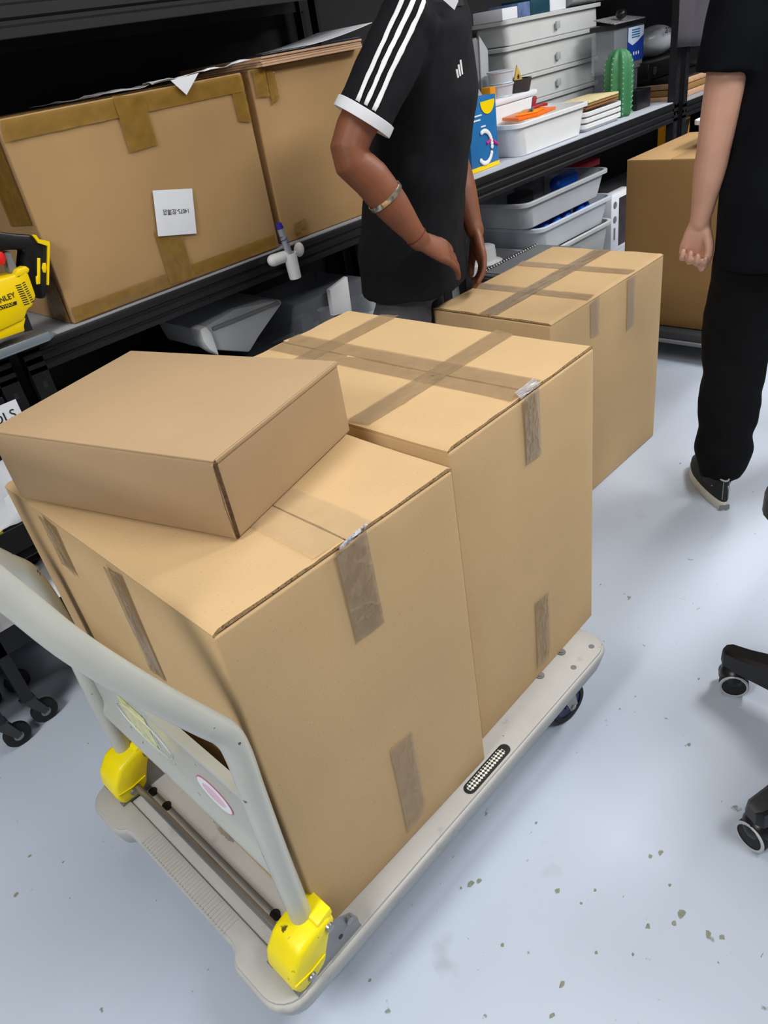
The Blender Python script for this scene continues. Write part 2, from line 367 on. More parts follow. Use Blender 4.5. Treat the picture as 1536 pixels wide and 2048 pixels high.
# box A : nearest box
dA = (.402, .601, .622)
A = carton('large brown box nearest the trolley handle, with the flat carton lying on it', (.116, .045, HD), -.019, *dA, seam='Y', seed=1, crease=(.145,))
tape_on(A, 'F', .178, .47, .052, .148, tape_d, 1, dA, .0014, folds=26)
tape_on(A, 'F', .192, .035, .048, .20, tape_c, 2, dA, .0016, folds=34)
tape_on(A, 'TY', .152, .003, .096, .59, tape_t, 3, dA, .001, folds=20)
tape_on(A, 'L', .255, .42, .046, .19, tape_d, 4, dA, .0014, folds=22)
tape_on(A, 'L', .455, .525, .046, .09, tape_d, 5, dA, .0014, folds=10)
tape_on(A, 'L', .285, .0, .046, .14, tape_c, 6, dA, .002)
strip(A, (.299, .0405, .8115), (.96, .1, 0), (.1, -.5, .6), .05, .012, MATS['clear_film'], seed=31, amp=.004)  # tape end in pale film; its bright highlight is put into the colour
# box B
dB = (.411, .600, .626)
B = carton('tall taped brown box standing at the far end of the trolley deck', (.548, .067, HD), .017, *dB, seam='Y', seed=2, gapw=.005, crease=(.09,))
tape_on(B, 'F', .185, .505, .044, .12, tape_d, 11, dB, .0014, folds=22)
tape_on(B, 'F', .188, .03, .048, .17, tape_c, 12, dB, .0016, folds=28)
tape_on(B, 'TY', .165, .004, .085, .592, tape_c, 13, dB, .0010, folds=40)
tape_on(B, 'TX', .408, .16, .045, .405, tape_c, 14, dB, .0008)
tape_on(B, 'TX', .408, .455, .045, .405, tape_c, 15, dB, .0008)
strip(B, (.728, .0675, .8155), (1, .02, 0), (0, .03, .02), .055, .014, MATS['clear_film'], seed=33, amp=.004)
# box C
dC = (.63, .40, .63)
C = carton('brown taped box standing on the floor beyond the trolley', (1.445, .474, .001), 0, *dC, seam='X', seed=3, crease=())
tape_on(C, 'F', .192, .52, .045, .105, tape_c, 21, dC, .0006)
tape_on(C, 'F', .400, .47, .045, .155, tape_c, 22, dC, .0006)
tape_on(C, 'TX', .628, .175, .055, .626, tape_d, 23, dC, .002)
tape_on(C, 'TY', .185, .004, .045, .39, tape_c, 24, dC, .0006)
tape_on(C, 'TY', .415, .004, .045, .39, tape_c, 25, dC, .0006)
# flat carton E
E_ = thing('cardboard_box', 'flat untaped tuck-in carton lying askew on top of the nearest big box', 'box', (.240, .162, .8145), math.radians(16.2))
sx, sy, sz = .297, .418, .116
bulged(sx, sy, sz-.003, 0, .0015, 9, .003).build('box_body', card2, E_, local=True, angle=50)
MB().box((.0, .0, sz-.0035), (sx, sy-.001, sz), .0014).build('lid', card2, E_, local=True)
MB().box((.0003, -.0028, .002), (.0045, .001, sz-.004), .0008).build('corner_slot', edge_dark, E_, local=True)
MB().tube([(-.001, .002, .003), (-.0012, .004, .05), (-.001, .002, sz-.006)], .0014, 6).build('corner_fold', card2, E_, local=True)
MB().box((.004, -.003, sz-.006), (sx-.002, -.0002, sz-.0005), .001).build('lid_tuck', card2, E_, local=True)

# ---------------------------------------------------------------- trolley
T = thing('platform_trolley', 'grey plastic platform trolley with folding tube handle and yellow hinge covers', 'trolley', (.45, .3, 0))
def outline(z, ins=0):
    P = []; x0, x1, y0, y1 = -.008+ins, .915-ins, ins, .6-ins; r = .045
    def arc(cx, cy, a0, a1, n=6):
        for k in range(n+1): a = math.radians(a0+(a1-a0)*k/n); P.append((cx+(r)*math.cos(a), cy+r*math.sin(a), z))
    arc(x1-r, y0+r, -90, 0); arc(x1-r, y1-r, 0, 90); arc(x0+r, y1-r, 90, 180)
    P.extend([(x0, .492, z), (x0+.004, .48, z), (x0+.014, .47, z), (x0+.018, .455, z), (x0+.018, .15, z), (x0+.014, .135, z), (x0+.004, .125, z), (x0, .113, z)])
    arc(x0+r, y0+r, 180, 270)
    return P
mb = MB(); mb.loft([outline(.138, .012), outline(.142, .008), outline(.165, .003), outline(.178, 0), outline(.1835, .0015), outline(.1855, .004)])
mb.box((.089, .014, .17), (.9, .586, HD-.001), .003)
mb.build('deck', tgrey, T, angle=40)
def pl(poly, z0, z1, bev): return MB().prism([(x, y, z0) for x, y in poly], (0, 0, z1-z0), bev)
# raised end plate (handle end) and the main plate
o1 = [(p[0], p[1]) for p in outline(0, .006) if p[0] < .046]
o1 = sorted([q for q in o1 if q[1] > .3], key=lambda q: -q[1]) 
endp = [(.046, .594)] + [(p[0], p[1]) for p in outline(0, .005) if p[0] < .045] + [(.046, .006)]
pl(endp, .18, HD, .002).build('deck_end_plate', tgrey, T)
mainp = [(.089, .006)] + [(p[0], p[1]) for p in outline(0, .005) if p[0] > .8] + [(.089, .594)]
pl(mainp, .18, HD, .002).build('deck_plate', tgrey, T)
for y in (.006, .572): MB().box((.04, y, .18), (.095, y+.022, HD), .001).build('deck_edge', tgrey, T)
mb = MB()
for k in range(34):
    y = .17+k*.0075; mb.box((.012, y, HD-.0005), (.041, y+.003, HD+.0006))
mb.build('grip_ribs', tgrey, T)['kind'] = 'stuff'
mb = MB()
for k in range(12):
    x = .052+k*.0 ; 
for (y) in (.128, .45, .5): MB().cyl((.0845, y, .183), (.0845, y, .1905), .009, 16).build('dark_notch', rubber, T)  # dark discs painted in for the shaded half-round notch holes beside the rod
MB().cyl((.067, .05, .213), (.067, .55, .213), .0065, 16).build('hinge_rod', steel, T)
for (x, y) in ((.826, .069), (.746, .069)):
    mb = MB(); mb.cyl((x, y, .186), (x, y, HD+.002), .0105, 20, .009); mb.cyl((x, y, HD+.002), (x, y, HD+.0035), .005, 6); mb.build('deck_bolt', steeld, T)
for (x, y) in ((.875, .027), (.803, .026)): MB().cyl((x, y, HD-.003), (x, y, HD+.0006), .006, 16).build('bolt_hole', grey, T)
# checkered grip pad
def stadium(x0, x1, y, r, z, n=8):
    P = []
    for k in range(n+1): a = math.radians(-90+180*k/n); P.append((x1-r+r*math.cos(a), y+r*math.sin(a), z))
    for k in range(n+1): a = math.radians(90+180*k/n); P.append((x0+r+r*math.cos(a), y+r*math.sin(a), z))
    return P
MB().prism(stadium(.440, .566, .0215, .0115, HD-.001), (0, 0, .003), .0008).build('grip_pad', rubber, T)
MB().prism(stadium(.446, .552, .0215, .0078, HD+.0015), (0, 0, .001)).build('grip_check', checker, T, smooth=False)
# casters
def caster(x, y, ang):
    mb = MB(); c, s_ = math.cos(ang), math.sin(ang); off = .028
    wx, wy = x+off*c, y+off*s_; R = Matrix.Translation((x, y, 0)) @ Matrix.Rotation(ang, 4, 'Z')
    tx = lambda p: R @ Vector(p)
    mb.lathe([(.030, .137), (.034, .134), (.030, .124), (.016, .122)], (x, y, 0))
    for s2 in (-1, 1):
        mb.prism([tx((-.018, s2*.021, .128)), tx((.026, s2*.021, .128)), tx((.042, s2*.021, .05)), tx((.022, s2*.021, .04))], tx((0, s2*.003, 0))-tx((0, 0, 0)))
    mb.box((-.038, -.045, .132), (.038, .045, .138), M=R)
    mb.cyl(tx((off, -.026, .05)), tx((off, .026, .05)), .007, 10)
    f = mb.build('caster', steel, T)
    ax = (R.to_3x3() @ Vector((0, 1, 0)))
    MB().lathe([(.036, -.0135), (.046, -.0135), (.05, -.009), (.05, .009), (.046, .0135), (.036, .0135), (.036, -.0135)], tx((off, 0, .05)), ax, 32, cap=False).build('tyre', rubber, f)
    MB().lathe([(.008, -.015), (.014, -.015), (.016, -.009), (.037, -.011), (.037, .011), (.016, .009), (.014, .015), (.008, .015)], tx((off, 0, .05)), ax, 28).build('wheel', navy, f)
caster(.795, .065, -.15); caster(.80, .53, .2); caster(.13, .085, 3.0); caster(.13, .52, 2.6)
# handle : two bent tubes that meet in a cross bar, a pressed panel between them
def smooth_path(P, n=8):
    P = [Vector(p) for p in P]; out = []
    Q = [P[0]*2-P[1]] + P + [P[-1]*2-P[-2]]
    for i in range(1, len(Q)-2):
        for k in range(n):
            t = k/n; a, b_, c, d = Q[i-1], Q[i], Q[i+1], Q[i+2]
            out.append(.5*((2*b_) + (-a+c)*t + (2*a-5*b_+4*c-d)*t*t + (-a+3*b_-3*c+d)*t**3))
    out.append(P[-1]); return out
yn, yf = .044, .552
legN = [at(u, v, y=yn+dy) for u, v, dy in ((618, 1868, 0), (560, 1728, 0), (508, 1592, 0), (478, 1510, 0), (452, 1468, .001), (405, 1443, .003), (300, 1388, .012), (150, 1295, .034), (30, 1200, .06))]
HX = legN[1].x
legN[0] = Vector((legN[0].x, yn, .215))
top = legN[-1]; dv = (legN[-1]-legN[-2]).normalized()
xe, ze = top.x+dv.x*.05, top.z+dv.z*.05
ye = top.y+dv.y*.05
pN = list(legN) + [(xe, ye, ze), (xe+dv.x*.05, ye+.03, ze+dv.z*.05), (xe+dv.x*.065, ye+.09, ze+dv.z*.065)]
far_pix = ((246, 1492), (190, 1385), (125, 1250), (62, 1155), (4, 1122))
pf0 = [at(u, v, y=yf) for u, v in far_pix]
pF = [(p.x, yf, p.z) for p in pf0]; pF[0] = (pF[0][0], yf, .215)
pF += [(pN[-3][0]+.035, yf-.002, pN[-3][2]-.13), (pN[-3][0], yf-.004, pN[-3][2]), (pN[-2][0], yf-.03, pN[-2][2]), (pN[-1][0], yf-.09, pN[-1][2])]
path = smooth_path(pN, 7) + smooth_path(pF, 7)[::-1]
Hd = MB().tube(path, .0165, 20).build('handle', tube_m, T)
# panel
def yz_panel():
    mb = MB(); x = HX
    zs = [(.562, .012), (.556, .013), (.545, .011), (.532, .004), (.52, .002), (.42, .002), (.407, .004), (.395, .011), (.385, .013), (.378, .012)]
    off = .012
    ys = [.05, .07, .12, .30, .48, .53, .552]
    R = []
    for y in ys: R.append([Vector((x+off*(-1)*d/.012*.9, y, z)) for z, d in zs] + [Vector((x+.004, y, z)) for z, d in zs[::-1]])
    mb.loft(R); return mb
pan = yz_panel().build('cross_panel', MATS['trolley_handle_paint'], T)
px_ = HX-.0022
def ell(y, z, a, b, n=28, x=px_): return [(x, y+a*math.cos(2*math.pi*k/n), z+b*math.sin(2*math.pi*k/n)) for k in range(n)]
MB().prism(ell(.175, .452, .045, .026), (-.0006, 0, 0)).build('sticker_border', pink, pan)
MB().prism(ell(.175, .452, .0425, .0245), (-.0009, 0, 0)).build('round_sticker', whitep, pan)
MB().prism(ell(.175, .452, .029, .0155), (-.0011, 0, 0)).build('sticker_centre', mat('sticker_pink', (224, 190, 206), .5), pan)
for k, (s, z) in enumerate((('MAX LOAD', .459), ('300 kg', .448))): pass
MB().box((px_-.0006, .34, .425), (px_, .43, .50)).build('worn_yellow_label', mat('faded_label', (206, 204, 138), .5, var=.3, vscale=60), pan)
mb = MB()
for a, b_ in ((.085, .033), (.079, .028)):
    P = ell(.37, .455, a, b_, 36, px_-.0008); mb.tube(P+[P[0]], .0007, 5)
for k in range(11): mb.tube([(px_-.0008, .325+k*.009, .44+.005*math.sin(k*2.1)), (px_-.0008, .331+k*.009, .47-.006*math.sin(k*1.3))], .0008, 5)
mb.build('embossed_emblem', mat('emblem_silver', (214, 218, 210), .35), pan)
# hinges
def hinge(yc, sgn):
    # yellow cover: a rounded hood round the foot of the tube
    mb = MB(); P = [(x, .192+(z-.192)*.80) for x, z in ((.030, .192), (.022, .225), (.028, .262), (.050, .296), (.078, .306), (.112, .312), (.120, .29), (.102, .262), (.092, .235), (.083, .205), (.062, .192))]
    mb.prism([(x+.004, yc-.040, z) for x, z in P], (0, .064, 0), .008)
    c = mb.build('hinge_cover', yellow, T, angle=50)
    MB().tube([(.030, yc-.0405, .226), (.060, yc-.0410, .222), (.088, yc-.0405, .224)], .0012, 6).build('moulded_seam', yellow, c)
    MB().prism([(.088, yc-.038, .262), (.122, yc-.038, .286), (.122, yc-.036, .296), (.094, yc-.036, .288)], (0, .054, 0), .002).build('hood_lip', yellow, c)
    for (x, z) in ((.058, .209), (.108, .270)): MB().lathe([(.0075, 0), (.0065, .004), (.003, .005)], (x, yc-.040, z), (0, -1, 0), 14).build('rivet', steel, c)
    yb = yc-.027 if sgn < 0 else yc+.024
    for yb in (yc-.036, yc+.026):
        mb = MB(); mb.prism([(.03, yb, .19), (.035, yb, .20), (.085, yb, .262), (.113, yb, .268), (.150, yb, .238), (.158, yb, .215), (.158, yb, .19)], (0, .003, 0))
        mb.box((.03, yb-.001, .19), (.16, yb+.012, .1925))
        br = mb.build('hinge_bracket', steeld, T)
        MB().cyl((.122, yb-.0006, .215), (.122, yb+.004, .215), .0042, 12).build('bracket_hole', blk, br)
        MB().lathe([(.006, 0), (.006, .005), (.003, .006)], (.142, yb, .235), (0, -1, 0), 12).build('rivet', steel, br)
hinge(yn, -1); hinge(yf, 1)

# ---------------------------------------------------------------- shelving
def beam(parent, x0, x1, z1, h, y=1.3, name='beam'):
    mb = MB(); pr = [(y+.02, z1), (y-.004, z1), (y-.006, z1-.006), (y-.006, z1-h*.28), (y, z1-h*.33), (y, z1-h*.42), (y-.006, z1-h*.47), (y-.006, z1-h*.66), (y, z1-h*.71), (y, z1-h*.78), (y-.006, z1-h*.83), (y-.006, z1-h), (y+.02, z1-h)]
    mb.prism([(x0, a, b_) for a, b_ in pr], (x1-x0, 0, 0)); return mb.build(name, black, parent, angle=20)
def post(parent, x, y, z0=0, z1=2.1, face=-1):
    mb = MB(); s_ = .045
    mb.box((x-s_/2, y-.002, z0), (x+s_/2, y+.002, z1)); mb.box((x-s_/2, y, z0), (x-s_/2+.004, y+s_*.8*(1 if face < 0 else -1), z1))
    o = mb.build('post', black, parent)
    mh = MB(); k = z0+.1
    while k < z1-.05: mh.box((x-.004, y-.0026 if face < 0 else y+.002, k), (x+.007, y-.002 if face < 0 else y+.0026, k+.016)); k += .05
    mh.build('post_holes', blk, o)['kind'] = 'stuff'
    return o
def rack(label, x0, x1, levels, board_m=deckgrey, y0=1.3, y1=1.93, low=None):
    t = thing('storage_rack', label, 'shelving', ((x0+x1)/2, (y0+y1)/2, 0))
    for x in (x0, x1):
        post(t, x+(.024 if x == x0 else -.024), y0-.004, 0, .80 if x == low else 2.1); post(t, x+(.024 if x == x0 else -.024), y1, face=1)
    for z, h in levels:
        beam(t, x0+.002, x1-.002, z-.004, h, y0)
        MB().box((x0+.002, y1-.02, z-.004-h), (x1-.002, y1-.005, z-.004)).build('rear_beam', black, t)
        MB().box((x0+.004, y0+.001, z-.016), (x1-.004, y1-.02, z), .001).build('shelf_board', board_m, t)
    return t
SZ = .815
rack1 = rack('black ribbed steel rack on the left carrying the two big taped boxes', .45, 2.09, [(.36, .05), (SZ, .07), (1.545, .11)], low=.45, y0=1.348)
rack2 = rack('black steel rack along the back wall carrying white tubs and a toy cactus', 2.12, 3.92, [(.2, .05), (SZ, .085), (1.95, .08)], board_m=mat('pale_shelf_board', (186, 192, 204), .5))
rack3 = rack('black steel rack in the far right corner behind the person in dark trousers', 3.97, 5.6, [(.35, .06), (.80, .07), (1.50, .08)], y0=1.3)
rack0 = rack('black steel rack at the far left behind the tool carts', -1.25, .42, [(.30, .05), (SZ, .07), (1.545, .11)], low=.42, y0=1.348)

# big boxes on the rack
def oldbox(label, x0, x1, y0, y1, z0, z1, rz=0, seed=5):
    t = thing('cardboard_box', label, 'box', (x0, y0, z0), rz)
    bulged(x1-x0, y1-y0, z1-z0, 0, .006, seed, .004).build('box_body', cardold, t, local=True, angle=50)
    return t
F = oldbox('large taped box on the left rack bearing a white paper label', .612, 1.312, 1.36, 1.86, SZ+.001, 1.288)
fy = 1.3535
def q3(pts, y): return [at(u, v, y=y) for u, v in pts]
def decal(parent, pts, name, m, y=fy, th=.0008): return MB().prism(q3(pts, y), (0, -th, 0)).build(name, m, parent, smooth=False)
strip(F, (.615, 1.352, 1.235), (0, 0, 1), (-1, 0, 0), .05, .0, tape_b) if 0 else None
def ftape(x, z, w_, h_, seed, horiz=False, y=1.3535, par=F, m=tape_b, amp=.002):
    if horiz: return strip(par, (x+w_, y, z), (0, 0, 1), (-1, 0, 0), h_, w_, m, nu=6, nv=40, seed=seed, amp=amp)
    return strip(par, (x, y, z), (1, 0, 0), (0, 0, 1), w_, h_, m, nu=8, nv=16, seed=seed, amp=amp)
ftape(.616, 1.243, .68, .042, 41, True, 1.354)
ftape(.905, 1.165, .085, .12, 42, y=1.352)
ftape(1.262, 1.17, .045, .11, 43, y=1.3545)
ftape(.616, .822, .68, .036, 44, True, 1.354)
ftape(.905, .825, .08, .145, 45, y=1.352)
strip(F, (.6055, 1.50, 1.06), (0, -1, 0), (0, 0, 1), .13, .22, tape_b, seed=46, amp=.0006)
strip(F, (.6065, 1.46, .82), (0, -1, 0), (0, 0, 1), .09, .12, tape_b, seed=47, amp=.0006)
strip(F, (.616, 1.361, 1.291), (0, 1, 0), (1, 0, 0), .045, .68, tape_b, seed=48) 
lab = MB().prism(q3(((305, 381), (384, 377), (393, 467), (316, 473)), 1.3475), (0, -.0008, 0), .0003).build('paper_label', whitep, F, smooth=False)
a, b_ = at(327, 424, y=1.3465), at(377, 421, y=1.3465)
text('14075-龙潭店', .0165, (a+b_)/2, a-b_, (0, 0, -1), 'label_lettering', blk, lab, sx=.86)
G = oldbox('plain taped box on the left rack behind the person in black polo shirt', 1.345, 1.99, 1.37, 1.87, SZ+.001, 1.29, 0, 6)
ftape(1.352, 1.22, .045, .07, 51, y=1.362, par=G); ftape(1.40, 1.20, .03, .08, 52, y=1.362, par=G); ftape(1.385, .822, .05, .045, 53, y=1.362, par=G)
# wrinkled plastic and foam sheet on box F
def sheet(name, pts, z, amp, seed, m, label, cat, th=.0006, nx=14, ny=8):
    """crumpled sheet over four corner points"""
    bm = bmesh.new(); p = [Vector(q) for q in pts]
    g = [[None]*(ny+1) for _ in range(nx+1)]
    for i in range(nx+1):
        for j in range(ny+1):
            a, c = i/nx, j/ny; q = p[0].lerp(p[1], a).lerp(p[3].lerp(p[2], a), c)
            q.z += amp*abs(noise.noise(Vector((q.x*9, q.y*9, seed))))+amp*.3*noise.noise(Vector((q.x*26, q.y*40, seed))); g[i][j] = bm.verts.new(q)
    for i in range(nx):
        for j in range(ny): bm.faces.new((g[i][j], g[i+1][j], g[i+1][j+1], g[i][j+1]))
    mb = MB(); mb.bm.free(); mb.bm = bm; o = mb.build(name, m, None, angle=30)
    md = o.modifiers.new('s', 'SOLIDIFY'); md.thickness = th
    return tag(o, label, cat) if label else o
sheet('foam_sheet', [(1.03, 1.352, 1.298), (1.345, 1.345, 1.312), (1.34, 1.5, 1.30), (1.08, 1.52, 1.298)], 0, .016, 3, whitep, 'crumpled white foam sheet on top of the labelled box', 'foam sheet')
mb = MB(); mb.prism([(1.06, 1.352, 1.298), (1.16, 1.352, 1.30), (1.10, 1.35, 1.258)], (0, .0008, 0))
sheet('plastic_film', [(.84, 1.363, 1.295), (1.02, 1.363, 1.296), (1.06, 1.6, 1.295), (.8, 1.6, 1.295)], 0, .012, 8, bag, 'clear crumpled film lying on the labelled box, left of the foam sheet', 'film')
tag(MB().prism([(1.075, 1.3445, 1.300), (1.165, 1.3445, 1.305), (1.11, 1.343, 1.262)], (0, .0008, 0)).build('paper_flap', whitep), 'pointed white paper corner hanging over the front of the labelled box', 'paper')
# boards and magazines on G
y0 = 1.335
for k in range(4):
    z = 1.291+k*.0062
    tag(MB().box((1.372+.002*(k % 2), y0+.002*((k*7) % 3), z), (1.775, 1.75, z+.0055), .0008).build('board', ply), ['lowest', 'second lowest', 'second highest', 'topmost'][k]+' thin brown board in the stack on the box behind the person', 'board', 'thin boards on the right-hand big box')
tag(MB().prism([(1.38, 1.34, 1.3175), (1.78, 1.34, 1.3175), (1.80, 1.6, 1.3175), (1.45, 1.62, 1.3175)], (0, 0, .003), .0008).build('magazine', magz), 'dark glossy magazine lying flat on the stack of thin boards', 'magazine')
mb = MB(); rg = []
for k in range(9):
    a = k/8; x = 1.55+a*.27; z = 1.322+.028*a**1.5
    rg.append([Vector((x, 1.335-.01*a, z)), Vector((x, 1.58, z)), Vector((x, 1.58, z+.0016)), Vector((x, 1.335-.01*a, z+.0016))])
mb.loft(rg); tag(mb.build('magazine', whitep), 'pale magazine with a curled-up corner, topmost on the thin boards', 'magazine')

# marker and holder hanging on the beam
hx = at(588, 520, y=1.275)
th = thing('marker_holder', 'white plastic marker holder clipped to the front of the left rack', 'pen holder', (hx.x, 1.32, hx.z-.07))
t0, t1 = at(575, 490, y=1.31), at(591, 556, y=1.31)
MB().lathe([(.0, 0), (.018, 0), (.019, .004), (.021, .078), (.0175, .078), (.016, .01)], t1, t0-t1, 24).build('cup', white, th)
a0 = at(572, 512, y=1.318); a1 = at(546, 521, y=1.322); MB().tube([a0, a1], [.017, .018], 16, rnd=True).build('clip_arm', white, th)
a2 = at(598, 499, y=1.328); MB().ball(a2, .020, (1, .45, 1.1)).build('suction_foot', white, th)
m0, m1 = at(557, 447, y=1.31), at(581, 515, y=1.31)
tmk = thing('marker_pen', 'silver marker pen with purple cap standing in the white holder', 'marker', m1)
MB().cyl(m0+(m1-m0)*.13, m1, .0105, 18).build('barrel', mat('silver_pen', (176, 182, 196), .3, metal=.4), tmk)
MB().cyl(m0, m0+(m1-m0)*.14, .0095, 18, .0112).build('cap', mat('purple_plastic', (62, 42, 150), .4), tmk)
mb = MB(); dr = (m1-m0).normalized(); ex = dr.orthogonal().normalized(); ey = dr.cross(ex)
mb.tube([m0+(m1-m0)*(.35+.2*k/24)+(ex*math.cos(k*.5)+ey*math.sin(k*.5))*.0113 for k in range(25)], .001, 5); mb.build('ink_ring', mat('dark_blue_band', (24, 34, 110), .4), tmk)

# ---------------------------------------------------------------- jigsaw on the rack
J = thing('jigsaw', 'yellow and black cordless jigsaw lying at the left end of the rack', 'power tool', (.47, 1.36, SZ+.001))
jy = 1.325
def jp(pts, y=jy): return [at(u, v, y=y) for u, v in pts]
body = MB().prism(jp([(-60, 600), (-10, 560), (28, 550), (52, 540), (58, 548), (73, 592), (66, 612), (56, 620), (50, 640), (-10, 668), (-70, 690)]), (0, .07, 0), .006).build('motor_housing', ywrap, J)
MB().prism(jp([(-70, 470), (-20, 462), (0, 463), (30, 468), (66, 470), (98, 486), (98, 560), (92, 597), (76, 598), (62, 560), (46, 536), (50, 500), (20, 500), (-20, 508), (-70, 516)], 1.335), (0, .05, 0), .006).build('grip', black2, J)
MB().prism(jp([(64, 469), (72, 470), (78, 478), (99, 483), (100, 490), (98, 570), (95, 570), (96, 492), (77, 486), (70, 476)], 1.329), (0, .012, 0)).build('grip_trim', ywrap, J)
MB().prism(jp([(75, 516), (81, 516), (81, 568), (73, 569), (72, 553), (75, 552)], 1.3325), (0, .004, 0), .001).build('battery_label', ywrap, J)
MB().prism(jp([(86, 526), (92, 526), (94, 536), (92, 546), (87, 545), (84, 536)], 1.3325), (0, .005, 0), .001).build('battery_button', ywrap, J)
MB().ball(at(-2, 514, y=1.345), .014, (1, .6, 1.4)).build('trigger', redbr, J)
MB().prism(jp([(27, 560), (34, 540), (52, 532), (60, 538), (58, 545), (48, 552), (40, 556)]), (0, .03, 0), .003).build('lever', ywrap, J)
MB().prism(jp([(8, 505), (20, 503), (34, 535), (22, 548)], 1.345), (0, .03, 0), .002).build('neck', grey, J)
mb = MB()
for k in range(10):
    for j, (u0, ln) in enumerate(((31+k*1.9, 11), (44+k*2.0, 6))):
        v0 = 571+k*4.2-j*5; mb.prism(jp([(u0, v0), (u0+ln, v0-3), (u0+ln, v0-1), (u0, v0+2)], jy-.0006), (0, .002, 0))
mb.build('vent_slots', blk, J)['kind'] = 'stuff'
c = at(10, 597, y=jy-.001); ux = at(28, 594, y=jy)-at(0, 605, y=jy)
text('ANLEY', .0175, c, ux, (0, 0, 1), 'housing_lettering', blk, J, sx=.95)
bar = MB().prism(jp([(-20, 618), (33, 602), (34, 609), (-20, 627)], jy-.0008), (0, .002, 0)).build('name_bar', blk, J)
text('ATMAX', .0090, at(13, 612.5, y=jy-.0018), ux, (0, 0, 1), 'bar_lettering', ywrap, J, sx=1.2)
MB().prism(jp([(-60, 676), (46, 640), (52, 636), (48, 652), (50, 662), (-60, 700)], 1.33), (0, .055, 0), .002).build('base_skirt', ywrap, J)
sp = MB(); sp.prism([(x, y, z) for x, y, z in ((.30, 1.30, SZ+.001), (.515, 1.30, SZ+.001), (.545, 1.33, SZ+.001), (.545, 1.42, SZ+.001), (.30, 1.42, SZ+.001))], (0, 0, .005), .001)
sp.box((.30, 1.30, SZ+.004), (.52, 1.306, SZ+.022), .001); sp.build('shoe_plate', mat('grey_alloy', (140, 152, 162), .35, metal=.4), J)
MB().prism(jp([(40, 640), (54, 628), (66, 660), (50, 664)], 1.35), (0, .03, 0)).build('guard', blk, J)

# ---------------------------------------------------------------- things under the left rack
LB = .361
def tub(name, label, cat, cx, cy, z0, sx, sy, h, m, r=.03, taper=.86, rim=.012, group=None, wall=.003, rz=0, depth=None):
    t = thing(name, label, cat, (cx, cy, z0), rz, group)
    mb = MB(); R = [rrect(0, 0, 0, sx*taper-.01, sy*taper-.01, r*.8), rrect(0, 0, .004, sx*taper, sy*taper, r), rrect(0, 0, h-.006, sx-2*rim, sy-2*rim, r), rrect(0, 0, h-.003, sx-2*rim-2*wall, sy-2*rim-2*wall, r)]
    fl = h*.03+.005 if depth is None else h-depth
    R.append(rrect(0, 0, max(fl, .006), sx*taper-2*wall, sy*taper-2*wall, r))
    mb.loft(R); mb.build('tub_body', m, t, local=True)
    mb = MB(); R = [rrect(0, 0, h-.016, sx-.002, sy-.002, r), rrect(0, 0, h-.002, sx, sy, r+.003), rrect(0, 0, h, sx-.004, sy-.004, r), rrect(0, 0, h, sx-2*rim, sy-2*rim, r), rrect(0, 0, h-.008, sx-2*rim, sy-2*rim, r)]
    mb.loft(R, cap=False); mb.build('rim', m, t, local=True)
    return t
# grey tapered hopper
t = thing('tool_housing', 'large pale grey moulded tool housing lying under the left rack', 'tool case', (1.15, 1.5, LB))
yy = 1.42
MB().prism(jp([(398, 660), (470, 618), (560, 598), (566, 606), (520, 672), (500, 705), (455, 702), (420, 700)], yy), (0, .25, 0), .008).build('housing_shell', greyl, t)
MB().prism(jp([(400, 660), (412, 652), (424, 665), (440, 712), (420, 700), (408, 685)], yy-.012), (0, .06, 0), .006).build('housing_front', white, t)
MB().prism(jp([(425, 655), (558, 602), (562, 607), (427, 662)], yy-.006), (0, .02, 0), .002).build('seam_rib', grey, t)
tag(MB().cyl(at(390, 664, y=1.69), at(375, 655, y=1.82), .05, 28, .045).build('plastic_drum', grey), 'grey drum beside the pale grey tool housing under the rack', 'drum')
tag(MB().box((.95, 1.40, LB), (1.30, 1.75, .49), .01).build('storage_case', greyd), 'low dark grey case under the pale grey tool housing', 'case')
# acrylic cover and white panel
t = thing('acrylic_box', 'smoky clear acrylic display box under the left rack beside the tool housing', 'box', (1.5, 1.5, LB))
a, b_ = at(565, 606, y=1.45), at(695, 560, y=1.45)
MB().box((1.38, 1.42, LB), (1.70, 1.70, .60), .004).build('cover', smoke, t)
MB().box((1.40, 1.44, LB), (1.68, 1.68, .42), .004).build('base_tray', greyl, t)
MB().box((1.44, 1.5, .42), (1.50, 1.56, .52), .01).build('fitting', grey, t); MB().cyl((1.6, 1.55, .42), (1.6, 1.55, .5), .03).build('drum_part', greyl, t)
tag(MB().prism(jp([(660, 580), (695, 553), (704, 622), (668, 632)], 1.39), (0, .02, 0), .002).build('panel', white), 'white plastic panel standing behind the tall trolley box', 'panel')
t = thing('canister', 'small grey canister with a flanged foot left of the grey trousers', 'canister', (at(735, 620, y=1.5)))
c0, c1 = at(738, 625, y=1.5), at(727, 560, y=1.5)
MB().lathe([(.045, -.04), (.048, 0), (.04, .008), (.032, .014), (.03, .06), (.026, .07), (.008, .075), (.006, .09)], c0, (0, 0, 1), 24).build('canister_body', greyl, t)
tag(MB().box((1.715, 1.44, LB), (1.99, 1.75, .375), .006).build('storage_case', grey), 'grey case beneath the flanged canister', 'case')
tag(MB().prism(jp([(330, 640), (566, 560), (700, 520), (700, 524), (566, 566), (330, 648)], 1.31), (0, .004, 0)).build('acrylic_sheet', clear), 'thin clear acrylic sheet leaning along the beam under the left rack', 'sheet') if 0 else None

